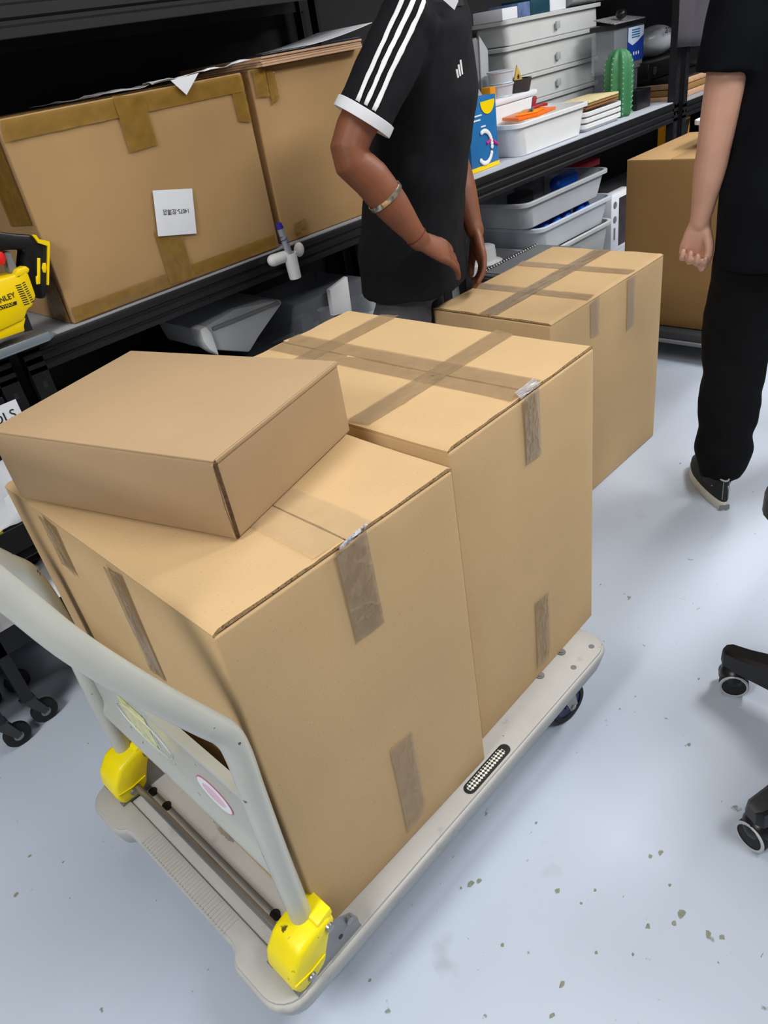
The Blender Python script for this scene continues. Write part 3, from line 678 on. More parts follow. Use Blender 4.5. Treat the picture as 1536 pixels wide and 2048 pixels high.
# ---------------------------------------------------------------- carts at the far left
def cart(label, x0, x1, y0, y1, zs, H):
    t = thing('tool_cart', label, 'cart', ((x0+x1)/2, (y0+y1)/2, 0))
    for x in (x0, x1):
        for y in (y0, y1):
            MB().box((x-.014, y-.014, .09), (x+.014, y+.014, H), .003).build('leg', black, t)
            mb = MB(); mb.box((x-.018, y-.014, .085), (x+.018, y+.014, .092), .002)
            for s2 in (-1, 1): mb.prism([(x-.014, y+s2*.014, .088), (x+.014, y+s2*.014, .088), (x+.03, y+s2*.014, .035), (x+.014, y+s2*.014, .03)], (0, s2*.002, 0))
            f = mb.build('caster_fork', greyd, t)
            MB().lathe([(.01, -.011), (.024, -.011), (.032, -.007), (.032, .007), (.024, .011), (.01, .011)], (x+.02, y, .032), (0, 1, 0), 24).build('wheel', rubber, f)
            MB().lathe([(.004, -.0125), (.012, -.012), (.012, .012), (.004, .0125)], (x+.02, y, .032), (0, 1, 0), 14).build('hub', steel, f)
    for z in zs:
        mb = MB(); mb.box((x0-.012, y0-.012, z), (x1+.012, y1+.012, z+.006)); 
        mb.box((x0-.014, y0-.014, z), (x1+.014, y0-.01, z+.06)); mb.box((x0-.014, y1+.01, z), (x1+.014, y1+.014, z+.06)); mb.box((x0-.014, y0-.01, z), (x0-.01, y1+.01, z+.06)); mb.box((x1+.01, y0-.01, z), (x1+.014, y1+.01, z+.06))
        mb.build('tray', black, t)
    return t
c1_ = cart('black tool cart standing farther left, beside the handle of the trolley', -.52, -.03, 1.08, 1.27, (.24, .44), .62)
MB().box((-.53, 1.062, .296), (-.005, 1.072, .306), .002).build('tray_edge', ywrap, c1_)
c2_ = cart('black tool cart nearer the loaded trolley, partly under the rack', .05, .40, 1.10, 1.40 if 0 else 1.27, (.24, .46), .60)
tag(MB().box((-.4, 1.1, .447), (-.15, 1.24, .50), .004).build('wooden_block', brown), 'brown wooden block lying in the tray of the left tool cart', 'wooden block')
tag(MB().box((-.35, 1.1, .247), (-.1, 1.24, .28), .004).build('wooden_board', brown), 'brown wooden board in the lower tray of the left tool cart', 'board')
sheet('plastic_bag', [(.07, 1.12, .47), (.30, 1.11, .53), (.33, 1.24, .62), (.08, 1.26, .56)], 0, .05, 5, bag, 'crumpled clear plastic bag in the upper tray of the right tool cart', 'bag')
sheet('plastic_bag', [(.07, 1.11, .25), (.36, 1.10, .28), (.36, 1.24, .34), (.08, 1.26, .30)], 0, .05, 6, whitep, 'crumpled white bag in the lower tray of the right tool cart', 'bag')
for k, (x, m_, nm) in enumerate(((.10, blubox, 'blue'), (.14, green, 'green'), (.18, ywrap, 'yellow'))):
    tag(MB().tube([(x, 1.13, .472), (x+.02, 1.24, .474)], .006, 10, rnd=True).build('marker_pen', m_), f'{nm} pen lying in the upper tray of the right tool cart', 'marker')
# drawers under the rack with a sign
t = thing('drawer_unit', 'black drawer unit under the left rack with a white sign on its front', 'drawer unit', (.2, 1.55, .301))
MB().box((-.25, 1.345, .301), (.37, 1.85, .72), .004).build('drawer_case', black2, t)
for k in range(2):
    d = MB().box((-.24, 1.325, .33+k*.19), (.36, 1.343, .51+k*.19), .004).build('drawer', black, t)
    MB().box((-.02, 1.308, .415+k*.19), (.16, 1.325, .425+k*.19), .003).build('handle', black2, d)
sg = MB().prism([(.18, 1.312, .652), (.385, 1.312, .652), (.385, 1.312, .712), (.18, 1.312, .712)], (0, .003, 0)).build('sign_card', whitep, t)
text('TOOLS', .034, (.318, 1.3115, .681), (1, 0, 0), (0, 0, 1), 'sign_lettering', blk, sg)

# ---------------------------------------------------------------- things on the right rack
S2 = SZ+.001
def tubr(*a, **k): return tub(*a, **k)
# blue carton
t = thing('carton', 'blue product carton with a white ring and yellow corner at the left of the shelf', 'carton', (2.42, 1.4, S2))
MB().box((2.30, 1.36, S2), (2.475, 1.50, 1.065), .001).build('carton_body', blubox, t)
MB().box((2.298, 1.3585, S2), (2.477, 1.5, .832), .001).build('yellow_band', ywrap, t)
MB().prism([(2.476, 1.362, S2), (2.476, 1.362, 1.06), (2.478, 1.45, 1.06), (2.53, 1.40, S2)], (0.001, .002, 0)).build('carton_side_flap', blusky, t)
mb = MB()
for k in range(22):
    a = -2.3+k*.2; 
    if not (9 < k < 11): mb.ball((2.385+.046*math.cos(a), 1.356, .895+.056*math.sin(a)), .0085, (1, .5, 1), 8)
mb.build('printed_ring', inkw, t)
MB().prism([(2.42+.045*math.cos(math.radians(180+k*15)), 1.3585, 1.05+.045*math.sin(math.radians(180+k*15))) for k in range(13)], (0, -.0008, 0)).build('printed_sun', ywrap, t)
MB().tube([(2.40, 1.3585, .905), (2.43, 1.3585, .915), (2.47, 1.3585, .89)], .006, 8).build('printed_curve', magenta, t)
for k, (x, z, w_) in enumerate(((2.32, 1.005, .06), (2.32, .99, .05), (2.37, .965, .03))): MB().box((x, 1.3578, z), (x+w_, 1.3588, z+.005)).build('printed_line', inkw, t)
MB().prism([(2.33, 1.40, 1.066), (2.45, 1.40, 1.066), (2.40, 1.40, 1.125)], (0, .06, 0), .002).build('plastic_handle', bag, t)
# white tub with orange things
tb = tub('white_tub', 'shallow white tub holding orange film and red scissors, at the shelf front', 'tub', 2.84, 1.445, S2, .56, .25, .125, white, r=.045, taper=.85)
tp = lambda u, v, z=.95: at(u, v, z=z)
zt = .935
tag(MB().prism([(2.68, 1.40, zt), (2.78, 1.37, zt), (2.96, 1.40, zt), (2.98, 1.48, zt), (2.86, 1.54, zt), (2.73, 1.52, zt)], (0, 0, .012), .003).build('orange_film', orange), 'translucent orange film sheets heaped in the white tub', 'film')
tag(MB().prism([(2.72, 1.44, zt+.013), (2.80, 1.39, zt+.013), (2.92, 1.43, zt+.013), (2.86, 1.50, zt+.013)], (0, 0, .008), .002).build('orange_card', mat('orange_print', (250, 150, 20), .4)), 'folded yellow-orange card lying on the orange film', 'card')
sc = thing('scissors', 'red handled scissors lying across the orange film', 'scissors', (2.86, 1.44, zt+.022))
MB().tube([(2.78, 1.40, zt+.024), (2.86, 1.45, zt+.026)], [.003, .006], 8).build('blade', steel, sc)
MB().tube([(2.77, 1.41, zt+.024), (2.86, 1.45, zt+.026)], [.003, .006], 8).build('blade', steel, sc)
MB().tube([(2.86, 1.45, zt+.026), (2.95, 1.50, zt+.05)], [.008, .011], 10, rnd=True).build('handle', red, sc)
MB().tube([(2.86, 1.45, zt+.026), (2.90, 1.43, zt+.03), (2.95, 1.44, zt+.024), (2.94, 1.47, zt+.024), (2.88, 1.46, zt+.026)], .006, 10).build('handle', red, sc)
# white lidded case behind
t = thing('lidded_tray', 'white lidded tray standing behind the tub of orange film', 'tray', (2.78, 1.66, S2))
MB().box((2.60, 1.578, S2), (3.07, 1.683, .985), .01).build('tray_body', white, t)
MB().box((2.58, 1.574, .985), (3.09, 1.687, 1.01), .008).build('lid', whitep, t)
# trays with foam at right of tub
for k in range(3):
    tub('white_tray', ['lowest shallow white tray right of the orange-film tub', 'middle shallow white tray right of the orange-film tub', 'topmost shallow white tray right of the orange-film tub'][k], 'tray', 3.27, 1.47, S2+k*.024, .34, .26, .03, white, r=.03, taper=.9, rim=.01, group='stacked shallow white trays')
for k in range(3):
    tag(MB().box((3.14+.01*k, 1.36, .90+k*.012), (3.43, 1.56-.02*k, .909+k*.012), .002).build('board', [brown, carddim, cream][k]), ['lowest brown board on the white trays', 'middle board on the white trays', 'topmost cream foam board on the white trays'][k], 'board', 'boards on the white trays')
# cactus
ct = thing('toy_cactus', 'upright green ribbed toy cactus on the shelf', 'toy cactus', (3.52, 1.41, S2))
mb = MB(); R = []; N = 48
for (h, rr) in ((0, .05), (.02, .056), (.1, .060), (.18, .060), (.235, .055), (.262, .042), (.276, .025), (.281, .008)):
    R.append([Vector((3.52+rr*(1+.14*math.cos(8*2*math.pi*k/N))*math.cos(2*math.pi*k/N), 1.41+rr*(1+.14*math.cos(8*2*math.pi*k/N))*math.sin(2*math.pi*k/N), S2+h)) for k in range(N)])
mb.loft(R); mb.build('stem', green, ct, angle=80)
mb = MB()
for k in range(8):
    a = 2*math.pi*k/8
    for j in range(12):
        h = .015+j*.021; rr = .066 if h < .2 else .066-.02*((h-.2)/.06)**2
        mb.ball((3.52+rr*math.cos(a), 1.41+rr*math.sin(a), S2+h), .0045, seg=6)
mb.build('spines', mat('pale_green', (120, 176, 132), .6), ct)['kind'] = 'stuff'
# glass tank with a black lid and a blue poster; acrylic bin beneath
t = thing('clear_bin', 'clear grey plastic bin behind the toy cactus', 'bin', (4.0-.25, 1.66, S2))
MB().box((3.62, 1.50, S2), (3.885, 1.60, .985), .008).build('bin_shell', smoke, t)
MB().box((3.61, 1.49, .985), (3.89, 1.605, 1.0), .006).build('bin_lid', clear, t)
MB().box((3.66, 1.52, S2+.004), (3.86, 1.58, .90), .01).build('bin_contents', grey, t)
tag(MB().box((3.66, 1.385, S2), (3.80, 1.47, .90), .003).build('small_box', black2), 'small black box on the shelf right of the toy cactus', 'box')
t = thing('glass_tank', 'small glass tank with black lid and blue poster on its side', 'tank', (3.78, 1.66, 1.001))
MB().box((3.60, 1.48, 1.001), (3.885, 1.60, 1.17), .003).build('tank_glass', clear, t)
MB().box((3.59, 1.47, 1.17), (3.895, 1.605, 1.19), .003).build('tank_lid', black2, t)
MB().prism([(3.59, 1.475, 1.19), (3.89, 1.475, 1.19), (3.87, 1.60, 1.215), (3.62, 1.60, 1.215)], (0, 0, .004)).build('mesh_top', mat('speckled_mesh', (150, 150, 156), .5, var=.7, vscale=160), t)
MB().ball((3.70, 1.50, 1.225), .026, (1, 1, .8)).build('lid_knob', black2, t)
pz = [(3.725, 1.476, 1.02), (3.885, 1.476, 1.02), (3.885, 1.476, 1.165), (3.725, 1.476, 1.165)]
po = MB().prism(pz, (0, .002, 0)).build('poster', mat('poster_blue', (24, 62, 160), .35), t)
MB().prism([(3.728, 1.475, 1.105), (3.77, 1.475, 1.088), (3.82, 1.475, 1.10), (3.882, 1.475, 1.125), (3.882, 1.475, 1.163), (3.728, 1.475, 1.163)], (0, .001, 0)).build('poster_white', mat('poster_pale', (214, 228, 246), .4), t)
for k in range(3): MB().ball((3.785+k*.024, 1.475, 1.052), .006, (1, .2, 1.4), 8).build('poster_drop', inkw, t)
for k in range(4): MB().box((3.76, 1.4738, 1.118+k*.010), (3.84, 1.4745, 1.123+k*.010)).build('poster_text', blubox, t)
# plant pot
t = thing('plant_pot', 'low dark grey pot on the shelf with a yellow triangular marker', 'pot', (3.01, 1.63, 1.011))
MB().lathe([(.055, 0), (.062, .03), (.066, .05), (.060, .05), (.056, .035)], (3.01, 1.63, 1.011), seg=28).build('pot', pot_m, t)
tr = MB().prism([(2.975, 1.62, 1.05), (3.045, 1.62, 1.05), (3.005, 1.62, 1.115)], (0, .006, 0), .001).build('triangle_tag', mat('mustard_card', (214, 176, 90), .5), t)
MB().ball((3.009, 1.619, 1.07), .008, (1, .3, 1.2), 8).build('printed_figure', blk, tr)
# stacked small clear containers
for k in range(2):
    z = 1.011+k*.05
    tag(MB().lathe([(.052, 0), (.05, .004), (.056, .042), (.060, .042), (.060, .048), (.0, .048)], (2.885+.006*k, 1.63, z), seg=24).build('clear_tub', frost), ['lower', 'upper'][k]+' small round clear tub stacked left of the dark pot', 'tub', 'small round tubs')
tag(MB().box((2.77, 1.60, 1.011), (2.81, 1.65, 1.06), .004).build('yellow_block', orangeb), 'small orange-yellow block left of the small round tubs', 'block')
t = thing('sheet_case', 'grey sloping plastic case standing between the black polo shirt and small tubs', 'case', (2.78, 1.8, S2))
MB().prism([(2.66, 1.72, S2), (2.90, 1.72, S2), (2.92, 1.72, 1.18), (2.86, 1.72, 1.245), (2.68, 1.72, 1.21)], (0, .17, 0), .006).build('case_body', grey, t)
MB().prism([(2.855, 1.712, S2+.05), (2.905, 1.712, S2+.04), (2.925, 1.712, 1.19), (2.868, 1.712, 1.25)], (0, .008, 0), .003).build('case_front', greyl, t)
# big stacked white bins
zz = S2
for k, (h, lb) in enumerate(((.13, 'lowest'), (.11, 'second lowest'), (.125, 'second highest'), (.10, 'topmost'))):
    t = tub('storage_bin', lb+' large white storage bin stacked at the back of the shelf', 'bin', 3.46, 1.80, zz+.001, (.80 if k < 2 else .835), .21, h, binw, r=.03, taper=.93, rim=.018, group='large white bins at the back')
    MB().box((3.44, 1.688, zz+.03), (3.47, 1.698, zz+.06), .002).build('latch', greyl, t); zz += h+.001
x = 3.04
for k, (w_, m_, lb) in enumerate(((.12, whitep, 'white and blue printed carton at the left on the top bin'), (.10, mat('blue_white_carton', (96, 116, 160), .5, var=.3, vscale=30), 'blue and white carton on the top bin, second from left'), (.16, teal, 'dark teal carton on the top bin'), (.14, whitep, 'small white open carton on the top bin, right of the teal one'))):
    t = tag(MB().box((x, 1.71, zz+.001), (x+w_-.004, 1.87, zz+.045+.01*k), .002).build('carton', m_), lb, 'carton', 'cartons on the top bin'); x += w_
r_ = thing('grey_roll', 'thick grey tube roll lying above the glass tank', 'roll', (3.9, 1.72, 1.28))
MB().cyl((3.62, 1.75, zz+.05), (4.7, 1.72, zz+.05), .045, 28).build('roll_body', greyl, r_)
# upper right : bag with print and boxes
t = thing('plastic_bag', 'crumpled clear bag with black print right of the glass tank', 'bag', (4.3, 1.6, .95))
mb = MB(); mb.ball((4.35, 1.65, 1.06), .12, (1.5, .7, .62), 20); bg = mb.build('bag_body', mat('bag_film', (196, 200, 206), .25, bump=1, bscale=30), t)
text('anhua', .06, (4.36, 1.56, 1.11), (1, 0, 0), (0, 0, 1), 'bag_lettering', blk, t)
for k in range(4):
    tag(MB().box((3.99+.03*k, 1.36+.02*k, .801+k*.026), (4.75-.04*k, 1.80, .824+k*.026), .002).build('board', [ply, carddim, ply, black2][k]), ['lowest tan board on the far right rack', 'second lowest board on the far right rack', 'second highest tan board on the far right rack', 'topmost black board on the far right rack'][k], 'board', 'boards on the far right rack')
t = thing('device_case', 'black electronic case with a white label on the far right rack boards', 'device', (4.3, 1.65, .91))
MB().box((4.0, 1.50, .906), (4.7, 1.8, .985), .008).build('case_body', black2, t)
MB().cyl((4.06, 1.499, .945), (4.06, 1.494, .945), .018).build('dial', greyd, t); MB().box((4.26, 1.496, .92), (4.33, 1.501, .97)).build('white_label', whitep, t)
t = thing('hazard_box', 'yellow and black striped box on the far right rack lower shelf', 'box', (4.12, 1.4, .361))
MB().box((4.03, 1.36, .36), (4.22, 1.45, .70), .004).build('box_body', orangeb, t)
for k in range(2): MB().prism([(4.03+k*.09, 1.358, .50), (4.07+k*.09, 1.358, .50), (4.13+k*.08, 1.358, .69), (4.09+k*.08, 1.358, .69)], (0, .002, 0)).build('black_stripe', blk, t)
# ---------------------------------------------------------------- lower shelf of the right rack
LL = .201
def stackbin(label, cx, cy, z, sx, sy, h, m): return tub('storage_bin', label, 'bin', cx, cy, z, sx, sy, h, m, r=.05, taper=.86, rim=.014, group='bins on the lower shelf')
b1 = stackbin('lowest pale bin in the right stack on the lower shelf', 3.02, 1.53, LL, .66, .42, .19, binw)
b2 = stackbin('middle bin in the right stack, filled with blue parts', 3.02, 1.53, LL+.185, .66, .42, .12, frost)
b3 = stackbin('topmost grey bin of the right stack with grey and blue parts', 2.96, 1.51, LL+.315, .72, .36, .115, bing)
for k, (x, y, s_) in enumerate(((2.84, 1.40, .035), (2.92, 1.385, .04), (3.02, 1.40, .045), (3.12, 1.38, .04), (3.2, 1.40, .035), (2.90, 1.5, .04), (3.08, 1.5, .045))):
    tag(MB().tube([(x, y, LL+.27), (x+.04, y+.03, LL+.275)], s_*.75, 14, rnd=True).build('blue_spool', blue), ['leftmost blue part at the front of the middle bin', 'second blue part from the left at the front of the middle bin', 'largest, middle blue part at the front of the middle bin', 'fourth blue part from the left at the front of the middle bin', 'rightmost blue part at the front of the middle bin', 'blue part in the left back of the middle bin', 'blue part in the right back of the middle bin'][k], 'plastic part', 'blue parts in the middle bin')
tag(MB().tube([(3.02, 1.44, LL+.42), (3.14, 1.44, LL+.425)], .035, 14, rnd=True).build('blue_spool', blue), 'blue part in the topmost grey bin', 'plastic part')
for k, (x, y, z, s_, m_) in enumerate(((2.78, 1.48, .61, .05, greyd), (2.88, 1.50, .62, .055, grey), (2.98, 1.55, .64, .05, grey), (3.06, 1.5, .62, .04, greyl))):
    tag(MB().box((x-s_, y-s_*.8, .55), (x+s_, y+s_*.8, z+.03), .008).build('grey_part', m_), ['leftmost dark grey block in the topmost grey bin', 'second grey block from the left in the topmost grey bin', 'third grey block from the left in the topmost grey bin', 'pale grey block beside the blue part in the topmost bin'][k], 'plastic part', 'blocks in the topmost grey bin')
b5 = stackbin('small white bin with black parts above the grey bin under the shelf', 3.19, 1.80, .545, .34, .20, .12, binw)
tag(MB().box((3.02, 1.745, LL), (3.36, 1.90, .544), .01).build('storage_case', greyd), 'tall dark grey case behind the bins on the lower shelf', 'case')
b4 = stackbin('pale bin holding white dishes left of the right stack', 2.46, 1.53, LL, .44, .40, .22, bing)
for k in range(2):
    tag(MB().lathe([(.03, 0), (.075, .012), (.08, .02), (.055, .03), (.05, .085), (.04, .09)], (2.36+.155*k, 1.45+.05*k, LL+.16+.03*k), seg=28).build('white_dish', binw), ['lower flanged white dish standing in the left lower bin', 'upper flanged white dish standing in the left lower bin'][k], 'dish', 'white dishes in the left lower bin')
tag(MB().ball((2.40, 1.6, .585), .07, (1, 1, .8), 20).build('white_dome', greyl), 'round pale dome above the white dishes', 'dome')
# product box with a dark photograph
t = thing('product_box', 'upright white product box with dark printed front beside the brown box', 'carton', (3.5, 1.42, LL))
MB().box((3.40, 1.37, LL), (3.63, 1.44, .475), .002).build('carton_body', whitep, t)
MB().box((3.475, 1.3685, LL+.02), (3.60, 1.3705, .455)).build('printed_photo', mat('dark_photo', (48, 34, 40), .4, var=.8, vscale=18), t)
for z in (.43, .36): MB().cyl((3.435, 1.3705, z), (3.435, 1.3685, z), .017).build('printed_seal', inkg, t)
MB().box((3.425, 1.3685, .26), (3.44, 1.3705, .32)).build('printed_text', inkg, t)
for k in range(3):
    tag(MB().box((3.38, 1.66, LL+.28+k*.035), (3.8, 1.86, LL+.312+k*.035), .003).build('flat_box', [darkred, darkred, red][k]), ['lowest', 'middle', 'topmost'][k]+' flat dark red box behind the white product box', 'box', 'flat red boxes')
tag(MB().box((3.38, 1.66, LL), (3.8, 1.86, LL+.279), .003).build('support_box', black2), 'black box beneath the flat dark red boxes', 'box')
# spiral notebook
t = thing('spiral_notebook', 'grey spiral-bound notebook lying behind the far floor box', 'notebook', (2.3, 1.2, .4))
tb0 = thing('low_stool', 'low grey stool behind the far floor box, carrying the spiral notebook', 'stool', (2.32, 1.13, 0))
MB().box((2.10, 1.00, .47), (2.52, 1.25, .488), .004).build('seat', greyd, tb0)
for x in (2.13, 2.49):
    for y in (1.03, 1.22): MB().box((x-.012, y-.012, 0), (x+.012, y+.012, .47), .002).build('leg', black, tb0)
MB().box((2.12, 1.01, .489), (2.50, 1.20, .502), .002).build('pages', binw, t)
MB().box((2.12, 1.01, .502), (2.50, 1.20, .505), .001).build('cover', grey, t)
mb = MB()
for k in range(22): 
    x = 2.135+k*.0165; mb.tube([(x+.002*math.cos(a), 1.205+.009*math.cos(a), .503+.010*math.sin(a)) for a in [q*2*math.pi/10 for q in range(11)]], .0015, 5)
mb.build('spiral_binding', steel, t)['kind'] = 'stuff'

# ---------------------------------------------------------------- box D on a dark base
D = thing('cardboard_box', 'tall plain dark brown box on a low black dolly behind the person in dark trousers', 'box', (2.75, .48, .125))
bulged(.55, .475, .64, 0, .004, 12, .003).build('box_body', carddim, D, local=True, angle=50)
MB().box((0, 0, .637), (.55, .30, .643), .001).build('top_flap', cardold, D, local=True)
MB().box((0, .303, .637), (.55, .475, .643), .001).build('top_flap', cardold, D, local=True)
t = thing('dolly', 'low black four-wheeled dolly under the tall dark brown box', 'dolly', (3.0, .7, 0))
MB().box((2.70, .40, .085), (3.36, 1.02, .122), .006).build('dolly_deck', greyd, t)
MB().box((2.69, .39, .075), (3.37, 1.03, .09), .004).build('dolly_rim', grey, t)
for x in (2.78, 3.28):
    for y in (.47, .95): MB().lathe([(.01, -.012), (.03, -.012), (.036, -.006), (.036, .006), (.03, .012), (.01, .012)], (x, y, .037), (0, 1, 0)).build('wheel', rubber, t)
tw = tub('white_bin', 'white bin with a yellow sponge standing on the tall dark brown box', 'bin', 3.08, .66, .769, .34, .24, .10, white, r=.03, taper=.88)
tag(MB().box((2.96, .60, .855), (3.2, .74, .885), .006).build('yellow_sponge', mat('sponge_yellow', (214, 196, 120), .8, var=.1, vscale=60)), 'pale yellow sponge lying in the white bin', 'sponge')

# ---------------------------------------------------------------- hanging grey cloth
bm_ = MB(); R = []
for k in range(13):
    a = k/12; z = 1.62-a*.56
    ring = []
    for j in range(20):
        s_ = j/19; x = 3.76+.42*s_-.02*a; ring.append(Vector((x, 1.262-.018*math.sin(s_*17+a*2)*(.4+.6*a)-.01*a, z-.04*s_*a)))
    R.append(ring)
bm_.loft(R, cap=False, closed=False)
cl = bm_.build('hanging_cloth', cloth); md = cl.modifiers.new('s', 'SOLIDIFY'); md.thickness = .003
tag(cl, 'dark grey cloth hanging from the rack, left of the dark T-shirt sleeve', 'cloth')

# ---------------------------------------------------------------- office chair
ch = thing('office_chair', 'black office chair at the right edge with grey-rimmed twin casters', 'chair', (1.05, -.42, 0))
c0 = Vector((1.06, -.50, 0)); 
tips = []
a_ref = math.atan2(-.20-c0.y, 1.10-c0.x); RL = (Vector((1.10, -.19, 0))-c0).length
for k in range(5):
    a = a_ref+k*2*math.pi/5; d = Vector((math.cos(a), math.sin(a), 0)); n = Vector((-d.y, d.x, 0)); tip = c0+d*RL
    mb = MB(); R = []
    for (f, w_, zt_, zb) in ((.04, .036, .155, .085), (.18, .034, .150, .085), (RL-.02, .026, .118, .075), (RL+.018, .022, .112, .075), (RL+.028, .012, .108, .08)):
        p = c0+d*f; R.append([p+n*w_+Vector((0, 0, zb)), p-n*w_+Vector((0, 0, zb)), p-n*w_*.85+Vector((0, 0, zt_-.006)), p-n*w_*.6+Vector((0, 0, zt_)), p+n*w_*.6+Vector((0, 0, zt_)), p+n*w_*.85+Vector((0, 0, zt_-.006))])
    mb.loft(R); leg = mb.build('base_arm', black2, ch)
    wdir = Vector((math.cos(.9*k+4.2), math.sin(.9*k+4.2), 0)) 
    wdir = Vector(((-.92, -.40, 0), (-.9, .3, 0), (-.7, -.7, 0), (-.9, -.2, 0), (-.88, .12, 0))[k]).normalized()
    mbc = MB(); mbc.ball(tip+Vector((0, 0, .045)), .028, (1.1, 1.1, 1.0), 16); mbc.cyl(tip+Vector((0, 0, .05)), tip+Vector((0, 0, .085)), .012); cf = mbc.build('caster_hood', black2, leg)
    for s2 in (-1, 1):
        c = tip+Vector((0, 0, .030)); q = c+wdir*(.016*s2)
        MB().lathe([(.004, -.009), (.026, -.009), (.030, -.006), (.030, .006), (.026, .009), (.02, .0105), (.004, .011)], q, wdir*s2, 26).build('wheel', rubber, leg)
        MB().lathe([(.0245, .0085), (.0295, .0075), (.0305, .009), (.0285, .0115), (.0245, .0105)], q, wdir*s2, 28, cap=False).build('wheel_rim', greyl, leg)
MB().lathe([(.045, .075), (.05, .1), (.04, .16), (.028, .17), (.028, .42), (.06, .43), (.06, .45)], c0).build('gas_column', black2, ch)
MB().loft([rrect(c0.x+.02, c0.y-.05, .455, .40, .40, .08), rrect(c0.x+.02, c0.y-.05, .47, .46, .46, .1), rrect(c0.x+.02, c0.y-.05, .52, .47, .47, .1), rrect(c0.x+.02, c0.y-.05, .54, .42, .42, .1)]).build('seat', black2, ch)
MB().loft([rrect(c0.x+.05, c0.y-.33, z, .42-.1*abs(z-.8), .06, .025) for z in (.60, .64, .8, 1.0, 1.1)]).build('backrest', black2, ch)
MB().box((c0.x-.02, c0.y-.36, .44), (c0.x+.08, c0.y-.30, .65), .01).build('back_support', black2, ch)
ar = MB(); ar.tube(smooth_path([(1.26, -.42, .47), (1.27, -.30, .52), (1.255, -.235, .60), (1.22, -.22, .615), (1.15, -.24, .61)] if 0 else [(1.0, -.42, .50), (.96, -.42, .54), (.965, -.39, .61)], 4), .014, 10)
ar.loft([rrect(.955, -.352, z, .13, .22, .05) for z in (.60, .605, .625, .632)])
ar.build('armrest', black2, ch)

# ---------------------------------------------------------------- people
def remesh(mb, voxel, name, m, parent, smooth=6, wr=0, wscale=.1, strch=None):
    o = mb.build(name, m, None, smooth=False)
    md = o.modifiers.new('r', 'REMESH'); md.mode = 'VOXEL'; md.voxel_size = voxel; md.use_smooth_shade = True
    s_ = o.modifiers.new('s', 'SMOOTH'); s_.iterations = smooth; s_.factor = .5
    if wr:
        tx = bpy.data.textures.new('folds', 'CLOUDS'); tx.noise_scale = wscale; tx.noise_depth = 1
        d = o.modifiers.new('d', 'DISPLACE'); d.texture = tx; d.strength = wr; d.mid_level = .5; d.texture_coords = 'LOCAL'
        s2 = o.modifiers.new('s2', 'SMOOTH'); s2.iterations = 2
    dg = bpy.context.evaluated_depsgraph_get(); me = bpy.data.meshes.new_from_object(o.evaluated_get(dg))
    bpy.data.objects.remove(o); me.name = name; me.materials.clear(); me.materials.append(m)
    n = bpy.data.objects.new(name, me); COL.objects.link(n); n.parent = parent; P = PAR[parent.name]; me.transform(P.inverted()); PAR[n.name] = P
    for p in me.polygons: p.use_smooth = True
    return n
def ering(c, ax, ay, ra, rb, n=20): return [Vector(c)+ax*(ra*math.cos(2*math.pi*k/n))+ay*(rb*math.sin(2*math.pi*k/n)) for k in range(n)]
def hand(mb, wrist, knuck, palmn, fingers, thumb, pr=.011):
    """wrist, knuck = centres; palmn = normal of the palm; fingers: lists of points per finger"""
    wrist = Vector(wrist); knuck = Vector(knuck); d = (knuck-wrist).normalized(); n = Vector(palmn); n = (n-d*n.dot(d)).normalized(); s_ = d.cross(n)
    L = (knuck-wrist).length
    R = [ering(wrist-d*.02, s_, n, .025, .019), ering(wrist, s_, n, .026, .018), ering(wrist+d*L*.35, s_, n, .034, .018), ering(wrist+d*L*.75, s_, n, .040, .016), ering(knuck, s_, n, .040, .013)]
    mb.loft(R)
    for f in fingers: mb.tube(smooth_path(f, 3), [pr]*3+[pr*.92]*3+[pr*.82]*20 if 0 else [pr*(1-.25*k/(3*(len(f)-1))) for k in range(3*(len(f)-1)+1)], 10, rnd=True)
    mb.tube(smooth_path(thumb, 3), [.0135*(1-.28*k/(3*(len(thumb)-1))) for k in range(3*(len(thumb)-1)+1)], 10, rnd=True)
    return d, n, s_
def fingers_from(knuck, d, n, s_, curl, lens=(.078, .088, .083, .064), spread=.0195, base_off=-.004):
    F_ = []
    for k in range(4):
        L = lens[k]; b0 = Vector(knuck)+s_*((k-1.5)*spread)+d*base_off+n*(-.002); pts = [b0-d*.02, b0]; ang = 0; p = b0
        dd = (d+s_*((k-1.5)*.03)).normalized()
        for j, fr in enumerate((.45, .3, .25)):
            ang += curl[j]+(.08*k if curl[0] > .3 else .03*k); p = p + (dd*math.cos(ang)+n*math.sin(ang))*L*fr; pts.append(p)
        F_.append(pts)
    return F_
